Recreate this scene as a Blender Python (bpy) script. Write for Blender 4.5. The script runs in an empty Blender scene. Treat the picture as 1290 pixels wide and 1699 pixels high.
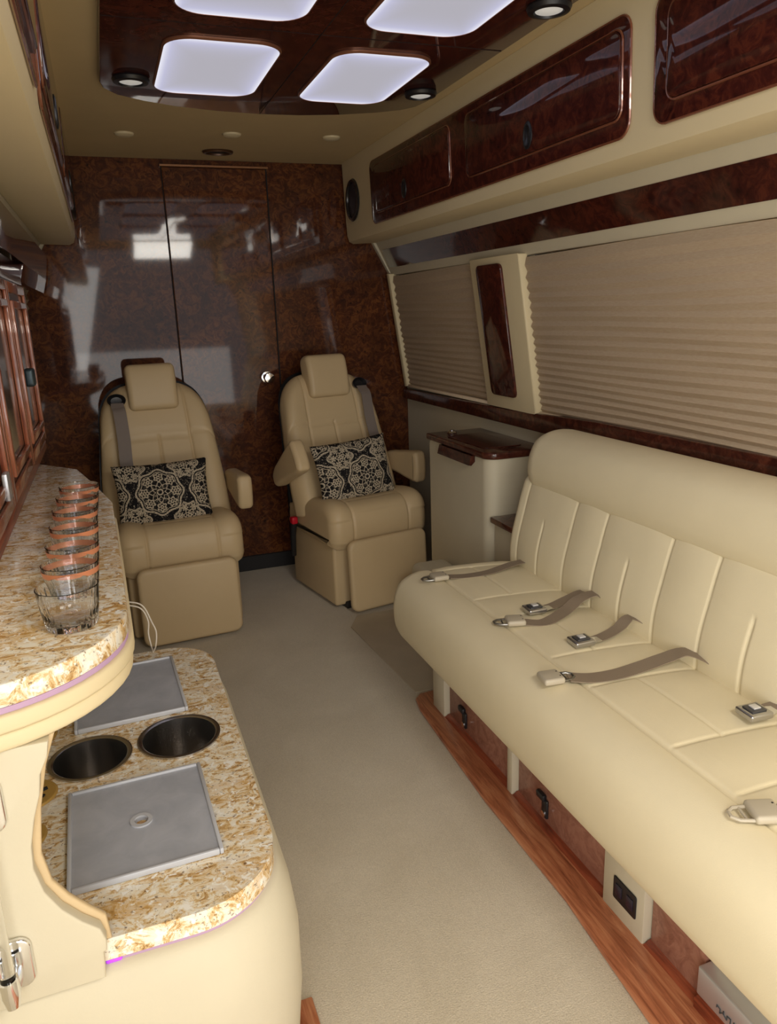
import bpy, bmesh, math, random
from mathutils import Vector, Matrix
random.seed(7)
SC = bpy.context.scene
COL = SC.collection
PI = math.pi

# ------------------------------------------------------------------ camera
EYE = 1.233
cam_d = bpy.data.cameras.new('camera')
cam = bpy.data.objects.new('camera', cam_d)
COL.objects.link(cam)
cam_d.sensor_fit = 'VERTICAL'
cam_d.sensor_height = 24.0
cam_d.lens = 1249.0 / 1699.0 * 24.0
cam_d.clip_start = 0.02
RX = ((0.93655, -0.12103, 0.32896), (-0.34892, -0.23225, 0.90792), (-0.03349, -0.96510, -0.25974))
cam.matrix_world = Matrix(((RX[0][0], -RX[0][1], -RX[0][2], 0),
                           (RX[1][0], -RX[1][1], -RX[1][2], 0),
                           (RX[2][0], -RX[2][1], -RX[2][2], EYE),
                           (0, 0, 0, 1)))
SC.camera = cam

# ------------------------------------------------------------------ colour management, world, daylight
SC.view_settings.view_transform = 'Standard'
SC.view_settings.look = 'None'
SC.view_settings.gamma = 1.0
SC.view_settings.use_curve_mapping = False
SC.view_settings.exposure = 0.12
world = bpy.data.worlds.new('world')
SC.world = world
world.use_nodes = True
world.node_tree.nodes['Background'].inputs[0].default_value = (0.95, 0.97, 1.0, 1)
world.node_tree.nodes['Background'].inputs[1].default_value = 1.0

def area(name, loc, target, sx, sy, power, color):
    d = bpy.data.lights.new(name, 'AREA')
    d.shape = 'RECTANGLE'; d.size = sx; d.size_y = sy; d.energy = power; d.color = color
    o = bpy.data.objects.new(name, d); COL.objects.link(o)
    o.location = loc
    o.rotation_euler = (Vector(target) - Vector(loc)).to_track_quat('-Z', 'Y').to_euler()
    return o
# daylight through the open rear doorway and through the open side door next to the photographer
area('rear_doorway_daylight', (0.50, -1.02, 0.60), (0.5, 1.0, 0.72), 1.5, 0.62, 9, (1.0, 0.965, 0.91))
area('side_doorway_daylight', (-0.33, -0.48, 1.15), (1.1, 0.75, 0.55), 0.78, 1.15, 17, (1.0, 0.965, 0.91))
# warm unseen fill light, added overhead to brighten the carpet and seat
area('overhead_fill_light', (0.62, -0.25, 1.862), (0.62, 0.55, 0.0), 0.5, 0.5, 21, (1.0, 0.95, 0.86))

# ------------------------------------------------------------------ node helpers
class N:
    """a socket with arithmetic"""
    def __init__(s, nt, sock): s.nt = nt; s.s = sock
    def _m(s, op, *a):
        n = s.nt.nodes.new('ShaderNodeMath'); n.operation = op
        for i, v in enumerate((s,) + a):
            if isinstance(v, N): s.nt.links.new(v.s, n.inputs[i])
            else: n.inputs[i].default_value = v
        return N(s.nt, n.outputs[0])
    def __add__(s, o): return s._m('ADD', o)
    __radd__ = __add__
    def __sub__(s, o): return s._m('SUBTRACT', o)
    def __rsub__(s, o): return (s * -1) + o
    def __mul__(s, o): return s._m('MULTIPLY', o)
    __rmul__ = __mul__
    def __truediv__(s, o): return s._m('DIVIDE', o)
    def abs(s): return s._m('ABSOLUTE')
    def frac(s): return s._m('FRACT')
    def sin(s): return s._m('SINE')
    def cos(s): return s._m('COSINE')
    def sqrt(s): return s._m('SQRT')
    def lt(s, o): return s._m('LESS_THAN', o)
    def maxi(s, o): return s._m('MAXIMUM', o)
    def mini(s, o): return s._m('MINIMUM', o)
    def mod(s, o): return s._m('FLOORED_MODULO', o)
    def atan2(s, o): return s._m('ARCTAN2', o)

def newmat(name):
    m = bpy.data.materials.new(name); m.use_nodes = True
    nt = m.node_tree
    return m, nt, nt.nodes['Principled BSDF']
def L(nt, a, b): nt.links.new(a, b)
def coords(nt, scale=(1, 1, 1), kind='Object', rot=(0, 0, 0)):
    t = nt.nodes.new('ShaderNodeTexCoord'); mp = nt.nodes.new('ShaderNodeMapping')
    mp.inputs['Scale'].default_value = scale; mp.inputs['Rotation'].default_value = rot
    L(nt, t.outputs[kind], mp.inputs['Vector']); return mp.outputs[0]
def noise(nt, vec, scale, detail=4, rough=0.5, dist=0.0):
    n = nt.nodes.new('ShaderNodeTexNoise'); n.inputs['Scale'].default_value = scale
    n.inputs['Detail'].default_value = detail; n.inputs['Roughness'].default_value = rough
    n.inputs['Distortion'].default_value = dist
    L(nt, vec, n.inputs['Vector']); return n.outputs['Fac']
def ramp(nt, fac, stops, interp='LINEAR'):
    r = nt.nodes.new('ShaderNodeValToRGB'); r.color_ramp.interpolation = interp
    els = r.color_ramp.elements
    while len(els) < len(stops): els.new(0.5)
    for e, (p, c) in zip(els, stops): e.position = p; e.color = (*c, 1)
    L(nt, fac, r.inputs[0]); return r.outputs[0]
def bump(nt, bsdf, h, strength, dist=0.002):
    b = nt.nodes.new('ShaderNodeBump'); b.inputs['Strength'].default_value = strength
    b.inputs['Distance'].default_value = dist
    L(nt, h, b.inputs['Height']); L(nt, b.outputs[0], bsdf.inputs['Normal'])
def mixc(nt, fac, a, b, mode='MIX'):
    m = nt.nodes.new('ShaderNodeMix'); m.data_type = 'RGBA'; m.blend_type = mode
    if isinstance(fac, (int, float)): m.inputs[0].default_value = fac
    else: L(nt, fac, m.inputs[0])
    for i, v in ((6, a), (7, b)):
        if isinstance(v, tuple): m.inputs[i].default_value = (*v, 1)
        else: L(nt, v, m.inputs[i])
    return m.outputs[2]
def srgb(r, g, b):
    f = lambda c: (c/255/12.92) if c/255 <= 0.04045 else ((c/255+0.055)/1.055)**2.4
    return (f(r), f(g), f(b))

def simple(name, c, rough=0.5, metal=0.0, spec=0.5, bump_scale=None, bump_s=0.1, coat=0.0, vary=0.0):
    m, nt, b = newmat(name)
    b.inputs['Base Color'].default_value = (*c, 1); b.inputs['Roughness'].default_value = rough
    b.inputs['Metallic'].default_value = metal; b.inputs['Specular IOR Level'].default_value = spec
    b.inputs['Coat Weight'].default_value = coat
    v = coords(nt)
    if vary:
        f = noise(nt, v, 9, 3)
        L(nt, ramp(nt, f, [(0.3, tuple(x*(1-vary) for x in c)), (0.7, tuple(min(1, x*(1+vary)) for x in c))]), b.inputs['Base Color'])
    if bump_scale: bump(nt, b, noise(nt, v, bump_scale, 3, 0.6), bump_s)
    return m

LEATHER = simple('cream_leather', srgb(233, 221, 188), 0.42, spec=0.35, bump_scale=420, bump_s=0.12, vary=0.02)
LEATHER2 = simple('tan_cream_leather', srgb(206, 182, 142), 0.42, spec=0.35, bump_scale=420, bump_s=0.12, vary=0.02)
VINYL = simple('cream_vinyl', srgb(206, 197, 173), 0.55, spec=0.3, bump_scale=250, bump_s=0.1, vary=0.02)
CEIL = simple('cream_headliner', srgb(205, 183, 140), 0.75, spec=0.2, bump_scale=500, bump_s=0.08, vary=0.02)
TRIMC = simple('cream_trim', srgb(220, 204, 166), 0.5, spec=0.3, bump_scale=300, bump_s=0.06)
BLACK = simple('black_plastic', (0.012, 0.012, 0.014), 0.35)
DARKGAP = simple('dark_gap', (0.006, 0.005, 0.005), 0.8)
CHROME = simple('chrome', (0.82, 0.83, 0.85), 0.1, 1.0)
STEEL = simple('brushed_steel', (0.50, 0.48, 0.46), 0.24, 1.0, bump_scale=90, bump_s=0.05)
SILVER = simple('satin_silver', (0.62, 0.63, 0.66), 0.35, 0.7)
BUCKLEG = simple('grey_plastic', srgb(186, 176, 156), 0.4)
BELT = simple('taupe_webbing', srgb(142, 126, 108), 0.6, bump_scale=600, bump_s=0.3, vary=0.04)
BELTG = simple('grey_webbing', srgb(128, 116, 108), 0.6, bump_scale=600, bump_s=0.3)
RED = simple('red_plastic', srgb(190, 20, 40), 0.35)
COPPER = simple('copper_band', srgb(214, 140, 104), 0.3, 0.35)
GOLD = simple('gold_grille', srgb(196, 158, 84), 0.4, 0.3)
TEAL = simple('dark_teal_metal', srgb(52, 66, 72), 0.35, 0.4)
CORD = simple('white_cord', srgb(215, 205, 190), 0.5)
PURPLE, nt, b = newmat('purple_light_strip')
b.inputs['Base Color'].default_value = (*srgb(178, 150, 170), 1)
b.inputs['Emission Color'].default_value = (*srgb(170, 90, 220), 1); b.inputs['Emission Strength'].default_value = 0.10
PURPLE2, nt, b = newmat('lit_purple_tip')
b.inputs['Base Color'].default_value = (*srgb(180, 80, 230), 1)
b.inputs['Emission Color'].default_value = (*srgb(170, 40, 250), 1); b.inputs['Emission Strength'].default_value = 0.5

def burl(name, dark, mid, light, scale=1.0, coat=1.0, rough=0.12, eyes=0.5, bands=0.0):
    m, nt, b = newmat(name)
    v = coords(nt)
    w = nt.nodes.new('ShaderNodeMix'); w.data_type = 'VECTOR'; w.inputs[0].default_value = 0.06
    nn = nt.nodes.new('ShaderNodeTexNoise'); nn.inputs['Scale'].default_value = 9*scale; nn.inputs['Detail'].default_value = 3
    L(nt, v, nn.inputs['Vector']); L(nt, v, w.inputs[4]); L(nt, nn.outputs['Color'], w.inputs[5])
    vv = w.outputs[1]
    f1 = noise(nt, vv, 16*scale, 8, 0.68, 1.6)
    col = ramp(nt, f1, [(0.30, dark), (0.48, mid), (0.60, light), (0.75, mid)])
    big = noise(nt, v, 2.2*scale, 3, 0.5, 0.6)
    col = mixc(nt, ramp(nt, big, [(0.35, (0, 0, 0)), (0.65, (1, 1, 1))]), col, mixc(nt, 0.55, col, dark))
    vo = nt.nodes.new('ShaderNodeTexVoronoi'); vo.inputs['Scale'].default_value = 34*scale
    L(nt, vv, vo.inputs['Vector'])
    spots = ramp(nt, vo.outputs['Distance'], [(0.10, (0, 0, 0)), (0.32, (1, 1, 1))])
    sel = ramp(nt, noise(nt, v, 7*scale, 2), [(0.45, (0, 0, 0)), (0.6, (1, 1, 1))])
    dm = nt.nodes.new('ShaderNodeMath'); dm.operation = 'MULTIPLY'
    inv = nt.nodes.new('ShaderNodeMath'); inv.operation = 'SUBTRACT'; inv.inputs[0].default_value = 1.0
    L(nt, spots, inv.inputs[1]); L(nt, inv.outputs[0], dm.inputs[0]); L(nt, sel, dm.inputs[1])
    d2 = nt.nodes.new('ShaderNodeMath'); d2.operation = 'MULTIPLY'; d2.inputs[1].default_value = eyes
    L(nt, dm.outputs[0], d2.inputs[0])
    col = mixc(nt, d2.outputs[0], col, tuple(x*0.4 for x in dark))
    L(nt, col, b.inputs['Base Color'])
    b.inputs['Roughness'].default_value = 0.5; b.inputs['Specular IOR Level'].default_value = 0.08
    b.inputs['Coat Weight'].default_value = coat; b.inputs['Coat Roughness'].default_value = rough
    return m
BURL_W = burl('burl_partition_wood', srgb(48, 22, 12), srgb(88, 45, 23), srgb(122, 72, 34), 1.7, 0.6, 0.045, 0.9)
BURL_R = burl('burl_red_mahogany', srgb(38, 14, 12), srgb(68, 27, 21), srgb(92, 42, 28), 1.3, 1.0, 0.05, 0.6)
BURL_B = burl('burl_base_panel', srgb(134, 90, 74), srgb(160, 112, 94), srgb(178, 130, 110), 1.6, 0.4, 0.2, 0.25)
BURL_D = burl('burl_dark_cap', srgb(44, 20, 16), srgb(80, 38, 28), srgb(104, 56, 40), 1.4, 0.8, 0.1, 0.5)

def wood(name, axis_scale, dark, mid, light, coat=0.3):
    m, nt, b = newmat(name)
    v = coords(nt, axis_scale)
    f = noise(nt, v, 12, 7, 0.65, 0.8)
    L(nt, ramp(nt, f, [(0.32, dark), (0.5, mid), (0.68, light)]), b.inputs['Base Color'])
    b.inputs['Roughness'].default_value = 0.35; b.inputs['Coat Weight'].default_value = coat
    bump(nt, b, f, 0.25)
    return m
OAK = wood('oak_strip', (6, 0.5, 6), srgb(132, 72, 46), srgb(184, 114, 78), srgb(210, 146, 104))
OAKD = wood('red_oak_strip', (6, 0.5, 6), srgb(96, 40, 26), srgb(140, 66, 42), srgb(168, 88, 58))
EDGEW = wood('cherry_moulding', (8, 8, 0.6), srgb(110, 52, 36), srgb(164, 92, 62), srgb(196, 124, 88), 0.8)

def granite():
    m, nt, b = newmat('granite')
    v = coords(nt, (1.0, 1.9, 1), rot=(0, 0, 0.5))
    f = noise(nt, v, 27, 10, 0.76, 1.2)
    base = ramp(nt, f, [(0.31, srgb(100, 70, 46)), (0.40, srgb(176, 134, 82)), (0.46, srgb(218, 188, 136)), (0.53, srgb(240, 232, 212)), (0.63, srgb(232, 228, 218)), (0.74, srgb(180, 166, 148))])
    big = noise(nt, v, 7, 5, 0.6, 1.0)
    base = mixc(nt, ramp(nt, big, [(0.48, (0, 0, 0)), (0.64, (1, 1, 1))]), base, mixc(nt, 0.55, base, srgb(206, 160, 86)))
    c = coords(nt)
    sp = noise(nt, c, 150, 4, 0.7)
    spk = ramp(nt, sp, [(0.575, (0, 0, 0)), (0.64, (0.8, 0.8, 0.8))])
    base = mixc(nt, spk, base, srgb(112, 88, 66))
    w = ramp(nt, noise(nt, c, 75, 3, 0.6, 0.5), [(0.56, (0, 0, 0)), (0.64, (1, 1, 1))])
    base = mixc(nt, w, base, srgb(246, 243, 234))
    L(nt, base, b.inputs['Base Color']); b.inputs['Roughness'].default_value = 0.16
    return m
GRANITE = granite()

def carpet():
    m, nt, b = newmat('beige_carpet')
    v = coords(nt)
    f = noise(nt, v, 3.2, 5, 0.6, 0.4)
    c = ramp(nt, f, [(0.3, srgb(204, 191, 165)), (0.7, srgb(224, 212, 188))])
    g = noise(nt, v, 420, 2, 0.7)
    c = mixc(nt, 0.28, c, ramp(nt, g, [(0.3, srgb(120, 106, 88)), (0.7, srgb(228, 216, 194))]))
    L(nt, c, b.inputs['Base Color']); b.inputs['Roughness'].default_value = 0.95
    b.inputs['Specular IOR Level'].default_value = 0.1
    b.inputs['Sheen Weight'].default_value = 0.3
    bump(nt, b, noise(nt, v, 300, 3, 0.7), 0.6, 0.004)
    return m
CARPET = carpet()

def blindmat():
    m, nt, b = newmat('pleated_linen')
    v = coords(nt, (1, 1, 1))
    f = noise(nt, coords(nt, (1, 1, 14)), 60, 3, 0.6)
    L(nt, ramp(nt, f, [(0.3, srgb(232, 208, 176)), (0.7, srgb(246, 228, 202))]), b.inputs['Base Color'])
    b.inputs['Roughness'].default_value = 0.8; b.inputs['Specular IOR Level'].default_value = 0.15
    return m
BLIND = blindmat()

def frosted():
    m, nt, b = newmat('frosted_acrylic')
    f = noise(nt, coords(nt), 18, 4, 0.6, 0.6)
    L(nt, ramp(nt, f, [(0.3, srgb(168, 172, 182)), (0.75, srgb(190, 193, 202))]), b.inputs['Base Color'])
    b.inputs['Roughness'].default_value = 0.35; b.inputs['Alpha'].default_value = 0.9
    b.inputs['Specular IOR Level'].default_value = 0.6
    return m
FROST = frosted()
FROST2 = simple('frosted_acrylic_edge', srgb(186, 188, 194), 0.25, spec=0.6)

def glassmat(name, rough=0.0, tint=(0.97, 0.98, 1.0), ridged=False):
    m, nt, b = newmat(name)
    b.inputs['Base Color'].default_value = (*tint, 1)
    b.inputs['Transmission Weight'].default_value = 1.0; b.inputs['IOR'].default_value = 1.45
    b.inputs['Roughness'].default_value = rough
    return m
GLASS = glassmat('clear_glass')
ACRYL = glassmat('clear_acrylic', 0.05)

def lightpanel():
    m, nt, b = newmat('edge_lit_diffuser')
    # brighter towards the lit rim of the diffuser: generated coordinates of the panel itself
    t = nt.nodes.new('ShaderNodeTexCoord'); s = nt.nodes.new('ShaderNodeSeparateXYZ')
    L(nt, t.outputs['Generated'], s.inputs[0])
    x = N(nt, s.outputs[0]); y = N(nt, s.outputs[1])
    e = ((x - 0.5).abs() * 2).maxi((y - 0.5).abs() * 2)
    e = e._m('POWER', 5.0)
    L(nt, ramp(nt, e.s, [(0.0, srgb(180, 178, 188)), (0.5, srgb(196, 196, 222)), (1.0, srgb(244, 244, 255))]), b.inputs['Emission Color'])
    b.inputs['Base Color'].default_value = (0.05, 0.05, 0.05, 1)
    b.inputs['Roughness'].default_value = 0.4
    b.inputs['Emission Strength'].default_value = 0.85
    return m
LPANEL = lightpanel()
LENS, nt, b = newmat('spot_lens')
b.inputs['Base Color'].default_value = (0.7, 0.7, 0.68, 1); b.inputs['Roughness'].default_value = 0.3
b.inputs['Emission Color'].default_value = (1, 0.97, 0.9, 1); b.inputs['Emission Strength'].default_value = 0.25

def medallion():
    m, nt, b = newmat('medallion_print')
    t = nt.nodes.new('ShaderNodeUVMap'); s = nt.nodes.new('ShaderNodeSeparateXYZ')
    L(nt, t.outputs[0], s.inputs[0])
    U = N(nt, s.outputs[0]); V = N(nt, s.outputs[1])
    per = 0.205
    def ring(d, w): return d.abs().lt(w)
    def cell(u, v, R, n, amp):
        x = ((u / per).frac() - 0.5); y = ((v / per).frac() - 0.5)
        r = (x*x + y*y).sqrt(); th = y.atan2(x)
        out = ring(r - ((th * n).cos() * amp + R), 0.017)
        out = out.maxi(ring(r - ((th * n).cos() * amp + (R * 0.88)), 0.007))
        sec = 2 * PI / n
        tf = (th + sec / 2).mod(sec) - sec / 2
        px = r * tf.cos(); py = r * tf.sin()
        d = ((px - R * 0.68)*(px - R * 0.68) + py * py).sqrt()
        pt = (py.atan2(px - R * 0.68) * 6).cos() * 0.014
        out = out.maxi(ring(d - (pt + R * 0.17), 0.016)).maxi(ring(d - R * 0.06, 0.012))
        out = out.maxi(ring(r - ((th * n).cos() * (R*0.07) + R * 0.40), 0.012))
        out = out.maxi(ring(r - ((th * n + PI).cos() * (R*0.06) + R * 0.27), 0.012))
        out = out.maxi(ring(r - R * 0.12, 0.014))
        return out, r
    a, ra = cell(U, V, 0.42, 8.0, 0.022)
    c, rc = cell(U + per/2, V + per/2, 0.25, 6.0, 0.035)
    # the small rosettes only fill the corners the big ones leave
    out = a.maxi(c * ((ra.lt(0.46) * -1) + 1))
    ragged = N(nt, noise(nt, t.outputs[0], 240, 3, 0.7))
    fill = N(nt, noise(nt, t.outputs[0], 95, 3, 0.7, 1.5)).lt(0.40) * 0.65
    fac = out.maxi(fill) * ragged.lt(0.57)
    L(nt, mixc(nt, fac.s, srgb(26, 24, 26), srgb(196, 182, 158)), b.inputs['Base Color'])
    b.inputs['Roughness'].default_value = 0.85; b.inputs['Specular IOR Level'].default_value = 0.2
    bump(nt, b, noise(nt, t.outputs[0], 900, 2, 0.6), 0.3)
    return m
MEDAL = medallion()

# ------------------------------------------------------------------ object helpers
ROOTM = {}
def tag(o, label=None, cat=None, group=None, kind=None):
    if label: o['label'] = label
    if cat: o['category'] = cat
    if group: o['group'] = group
    if kind: o['kind'] = kind
    return o
def thing(name, label, cat, loc=(0, 0, 0), rz=0.0, group=None):
    o = bpy.data.objects.new(name, None); COL.objects.link(o)
    o.empty_display_size = 0.05
    o.location = loc; o.rotation_euler = (0, 0, rz)
    ROOTM[o.name] = Matrix.Translation(loc) @ Matrix.Rotation(rz, 4, 'Z')
    return tag(o, label, cat, group)
def rootmat(o):
    while o.parent: o = o.parent
    return ROOTM.get(o.name, Matrix.Identity(4))
def obj(name, bm, mat, parent=None, world=True, smooth=True, label=None, angle=40):
    """link bm as ONE mesh; vertices given in world space unless world=False (then in the thing's own space)"""
    if parent is not None and world:
        bm.transform(rootmat(parent).inverted())
    origin = None
    if parent is None:
        xs = [v.co for v in bm.verts]
        lo = [min(c[i] for c in xs) for i in range(3)]; hi = [max(c[i] for c in xs) for i in range(3)]
        origin = Vector(((lo[0]+hi[0])/2, (lo[1]+hi[1])/2, lo[2]))
        bm.transform(Matrix.Translation(-origin))
    bmesh.ops.recalc_face_normals(bm, faces=bm.faces)
    me = bpy.data.meshes.new(name); bm.to_mesh(me); bm.free()
    mats = mat if isinstance(mat, (list, tuple)) else [mat]
    for q in mats: me.materials.append(q)
    if smooth:
        me.polygons.foreach_set('use_smooth', [True]*len(me.polygons))
        me.set_sharp_from_angle(angle=math.radians(angle))
    o = bpy.data.objects.new(name, me); COL.objects.link(o)
    if origin is not None:
        o.location = origin; ROOTM[o.name] = Matrix.Translation(origin)
    if parent is not None: o.parent = parent
    if label: o['label'] = label
    return o
def struct(name, bm, mat, smooth=True):
    return tag(obj(name, bm, mat, None, smooth=smooth), kind='structure')

def B(): return bmesh.new()
def box(bm, x0, x1, y0, y1, z0, z1, bev=0.0, seg=2, M=None):
    r = bmesh.ops.create_cube(bm, size=1.0)
    vs = r['verts']
    for v in vs:
        v.co = Vector((x0 + (v.co.x+.5)*(x1-x0), y0 + (v.co.y+.5)*(y1-y0), z0 + (v.co.z+.5)*(z1-z0)))
    if bev > 0:
        es = list({e for v in vs for e in v.link_edges})
        g = bmesh.ops.bevel(bm, geom=es, offset=bev, segments=seg, profile=0.5, affect='EDGES', clamp_overlap=True)
        vs = list({v for f in g['faces'] for v in f.verts} | {v for v in vs if v.is_valid})
    if M is not None:
        bmesh.ops.transform(bm, matrix=M, verts=[v for v in vs if v.is_valid])
    return bm
def prism(bm, pts, vec, bev=0.0, seg=2):
    """planar polygon pts (3d) extruded by vec"""
    vec = Vector(vec)
    a = [bm.verts.new(p) for p in pts]; b2 = [bm.verts.new(Vector(p)+vec) for p in pts]
    f0 = bm.faces.new(a); f1 = bm.faces.new(list(reversed(b2)))
    n = len(pts)
    for i in range(n): bm.faces.new((a[i], b2[i], b2[(i+1) % n], a[(i+1) % n]))
    if bev:
        es = list(f0.edges) + list(f1.edges)
        bmesh.ops.recalc_face_normals(bm, faces=bm.faces)
        bmesh.ops.bevel(bm, geom=es, offset=bev, segments=seg, profile=0.5, affect='EDGES', clamp_overlap=True)
    return bm
def rrect(x0, x1, y0, y1, r, n=6, corners=(1, 1, 1, 1)):
    """rounded rectangle as 2d points; corners: (x1y1, x0y1, x0y0, x1y0)"""
    out = []
    for k, (cx, cy, a0) in enumerate(((x1, y1, 0), (x0, y1, 90), (x0, y0, 180), (x1, y0, 270))):
        rr = r * corners[k]
        if rr < 1e-5: out.append((cx, cy)); continue
        sx = -1 if cx == x1 else 1; sy = -1 if cy == y1 else 1
        for i in range(n+1):
            a = math.radians(a0 + 90*i/n)
            out.append((cx + sx*rr + rr*math.cos(a), cy + sy*rr + rr*math.sin(a)))
    return out
def catmull(pts, n=8, closed=False):
    P = [Vector(p) for p in pts]; out = []
    m = len(P)
    for i in range(m if closed else m-1):
        p0 = P[(i-1) % m] if closed or i > 0 else P[0]
        p1 = P[i]; p2 = P[(i+1) % m]
        p3 = P[(i+2) % m] if closed or i+2 < m else P[-1]
        for k in range(n):
            t = k/n
            out.append(0.5*((2*p1) + (p2-p0)*t + (2*p0-5*p1+4*p2-p3)*t*t + (3*p1-p0-3*p2+p3)*t**3))
    if not closed: out.append(P[-1])
    return out
def tube(bm, pts, r, n=10, caps=True):
    P = [Vector(p) for p in pts]
    rings = []; up = Vector((0, 0, 1))
    t0 = (P[1]-P[0]).normalized()
    if abs(t0.dot(up)) > 0.95: up = Vector((1, 0, 0))
    side = t0.cross(up).normalized()
    for i, p in enumerate(P):
        t = (P[min(i+1, len(P)-1)] - P[max(i-1, 0)]).normalized()
        side = (side - t*side.dot(t)).normalized(); nrm = t.cross(side)
        rr = r[i] if isinstance(r, (list, tuple)) else r
        rings.append([bm.verts.new(p + side*rr*math.cos(2*PI*k/n) + nrm*rr*math.sin(2*PI*k/n)) for k in range(n)])
    for a, c in zip(rings, rings[1:]):
        for k in range(n): bm.faces.new((a[k], a[(k+1) % n], c[(k+1) % n], c[k]))
    if caps:
        bm.faces.new(list(reversed(rings[0]))); bm.faces.new(rings[-1])
    return bm
def lathe(bm, prof, c=(0, 0, 0), n=40, M=None, rfun=None):
    """prof: list of (radius, height); revolved round z at c"""
    rings = []; new = []
    for j, (r, z) in enumerate(prof):
        ring = []
        for k in range(n):
            a = 2*PI*k/n
            q = r * (rfun(a, z) if rfun else 1)
            v = bm.verts.new((c[0]+q*math.cos(a), c[1]+q*math.sin(a), c[2]+z)); ring.append(v)
        rings.append(ring); new += ring
    for a, b2 in zip(rings, rings[1:]):
        for k in range(n): bm.faces.new((a[k], a[(k+1) % n], b2[(k+1) % n], b2[k]))
    bmesh.ops.remove_doubles(bm, verts=[v for v in new], dist=1e-6)
    if M is not None:
        bmesh.ops.transform(bm, matrix=M, verts=[v for v in new if v.is_valid])
    return bm
def ribbon(bm, pts, width, thick=0.0015, nrm=(0, 0, 1), n=6):
    """webbing: centre line pts, across = tangent x normal; pts may carry their own normal as 2nd item"""
    C = catmull([p[0] if isinstance(p[0], (tuple, list)) else p for p in pts], n)
    if isinstance(pts[0][0], (tuple, list)):
        NN = catmull([p[1] for p in pts], n)
    else: NN = [Vector(nrm)]*len(C)
    rows = []
    for i, p in enumerate(C):
        t = (C[min(i+1, len(C)-1)] - C[max(i-1, 0)])
        t = t.normalized() if t.length > 1e-9 else Vector((1, 0, 0))
        k = NN[i].normalized(); s = t.cross(k).normalized()*width/2; kk = s.cross(t).normalized()*thick
        rows.append([bm.verts.new(p - s), bm.verts.new(p + s), bm.verts.new(p + s + kk), bm.verts.new(p - s + kk)])
    for a, c in zip(rows, rows[1:]):
        for k in range(4): bm.faces.new((a[k], a[(k+1) % 4], c[(k+1) % 4], c[k]))
    bm.faces.new(list(reversed(rows[0]))); bm.faces.new(rows[-1])
    return bm
def dense(a, b, step, extra=(), fine=0.003, w=0.014):
    s = set(); n = max(2, int((b-a)/step))
    for i in range(n+1): s.add(round(a+(b-a)*i/n, 5))
    for e in extra:
        k = -w
        while k <= w+1e-9:
            if a < e+k < b: s.add(round(e+k, 5))
            k += fine
    return sorted(s)
def cushion(bm, prof, stations, endr, mapf, disp=None, n=6, closed_spline=True, flat_ends=False):
    """closed profile (p,q) swept along stations with rounded ends; mapf(a,p,q)->xyz; disp(a,p,q)->inward push"""
    P = catmull([(p, q, 0) for p, q in prof], n, closed=True) if closed_spline else [Vector((p, q, 0)) for p, q in prof]
    m = len(P)
    area2 = sum(P[i].x*P[(i+1) % m].y - P[(i+1) % m].x*P[i].y for i in range(m))
    sg = 1 if area2 > 0 else -1
    nr = []
    for i in range(m):
        t = (P[(i+1) % m]-P[i-1]).normalized(); nr.append(Vector((-t.y, t.x, 0))*sg)   # inward
    a0, a1 = stations[0], stations[-1]
    st = [x for x in stations if a0+endr < x < a1-endr]
    ends = [endr*(1-math.cos(PI/2*k/7)) for k in range(8)]
    full = [a0+e for e in ends] + st + [a1-e for e in reversed(ends)]
    rings = []
    for a in full:
        d = min(a-a0, a1-a)
        ins = 0.0
        if d < endr: ins = endr - math.sqrt(max(0, endr*endr-(endr-d)**2))
        ring = []
        for i, p in enumerate(P):
            dd = ins + (disp(a, p.x, p.y) if disp else 0)
            q = p + nr[i]*dd
            ring.append(bm.verts.new(mapf(a, q.x, q.y)))
        rings.append(ring)
    for r0, r1 in zip(rings, rings[1:]):
        for i in range(m): bm.faces.new((r0[i], r0[(i+1) % m], r1[(i+1) % m], r1[i]))
    bm.faces.new(rings[0]); bm.faces.new(list(reversed(rings[-1])))
    return bm
def g(x, w=0.004): return math.exp(-(x/w)**2)
def rot(axis, deg, about=(0, 0, 0)):
    return Matrix.Translation(about) @ Matrix.Rotation(math.radians(deg), 4, axis) @ Matrix.Translation(-Vector(about))
def dupl(src, loc, rz=0.0, label=None):
    """copy a thing with its parts and sub-parts"""
    def cp(o, par):
        c = o.copy(); COL.objects.link(c); c.parent = par
        for ch in [x for x in bpy.data.objects if x.parent == o and x != c]: cp(ch, c)
        return c
    c = cp(src, None); c.location = loc; c.rotation_euler = (0, 0, rz)
    ROOTM[c.name] = Matrix.Translation(loc) @ Matrix.Rotation(rz, 4, 'Z')
    if label: c['label'] = label
    return c

# ------------------------------------------------------------------ the shell
YR, YF = -1.0, 3.60          # rear doorway, front partition
CX = 0.5425                   # centre line of the van
H = 1.885
def mx(x): return 2*CX - x   # mirror to the left side

bm = B(); box(bm, -0.46, 1.53, YR, YF+0.04, -0.03, 0.0); struct('floor', bm, CARPET, False)
bm = B(); box(bm, -0.46, 1.53, YR, YF+0.04, H, H+0.03); struct('ceiling', bm, CEIL, False)

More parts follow.
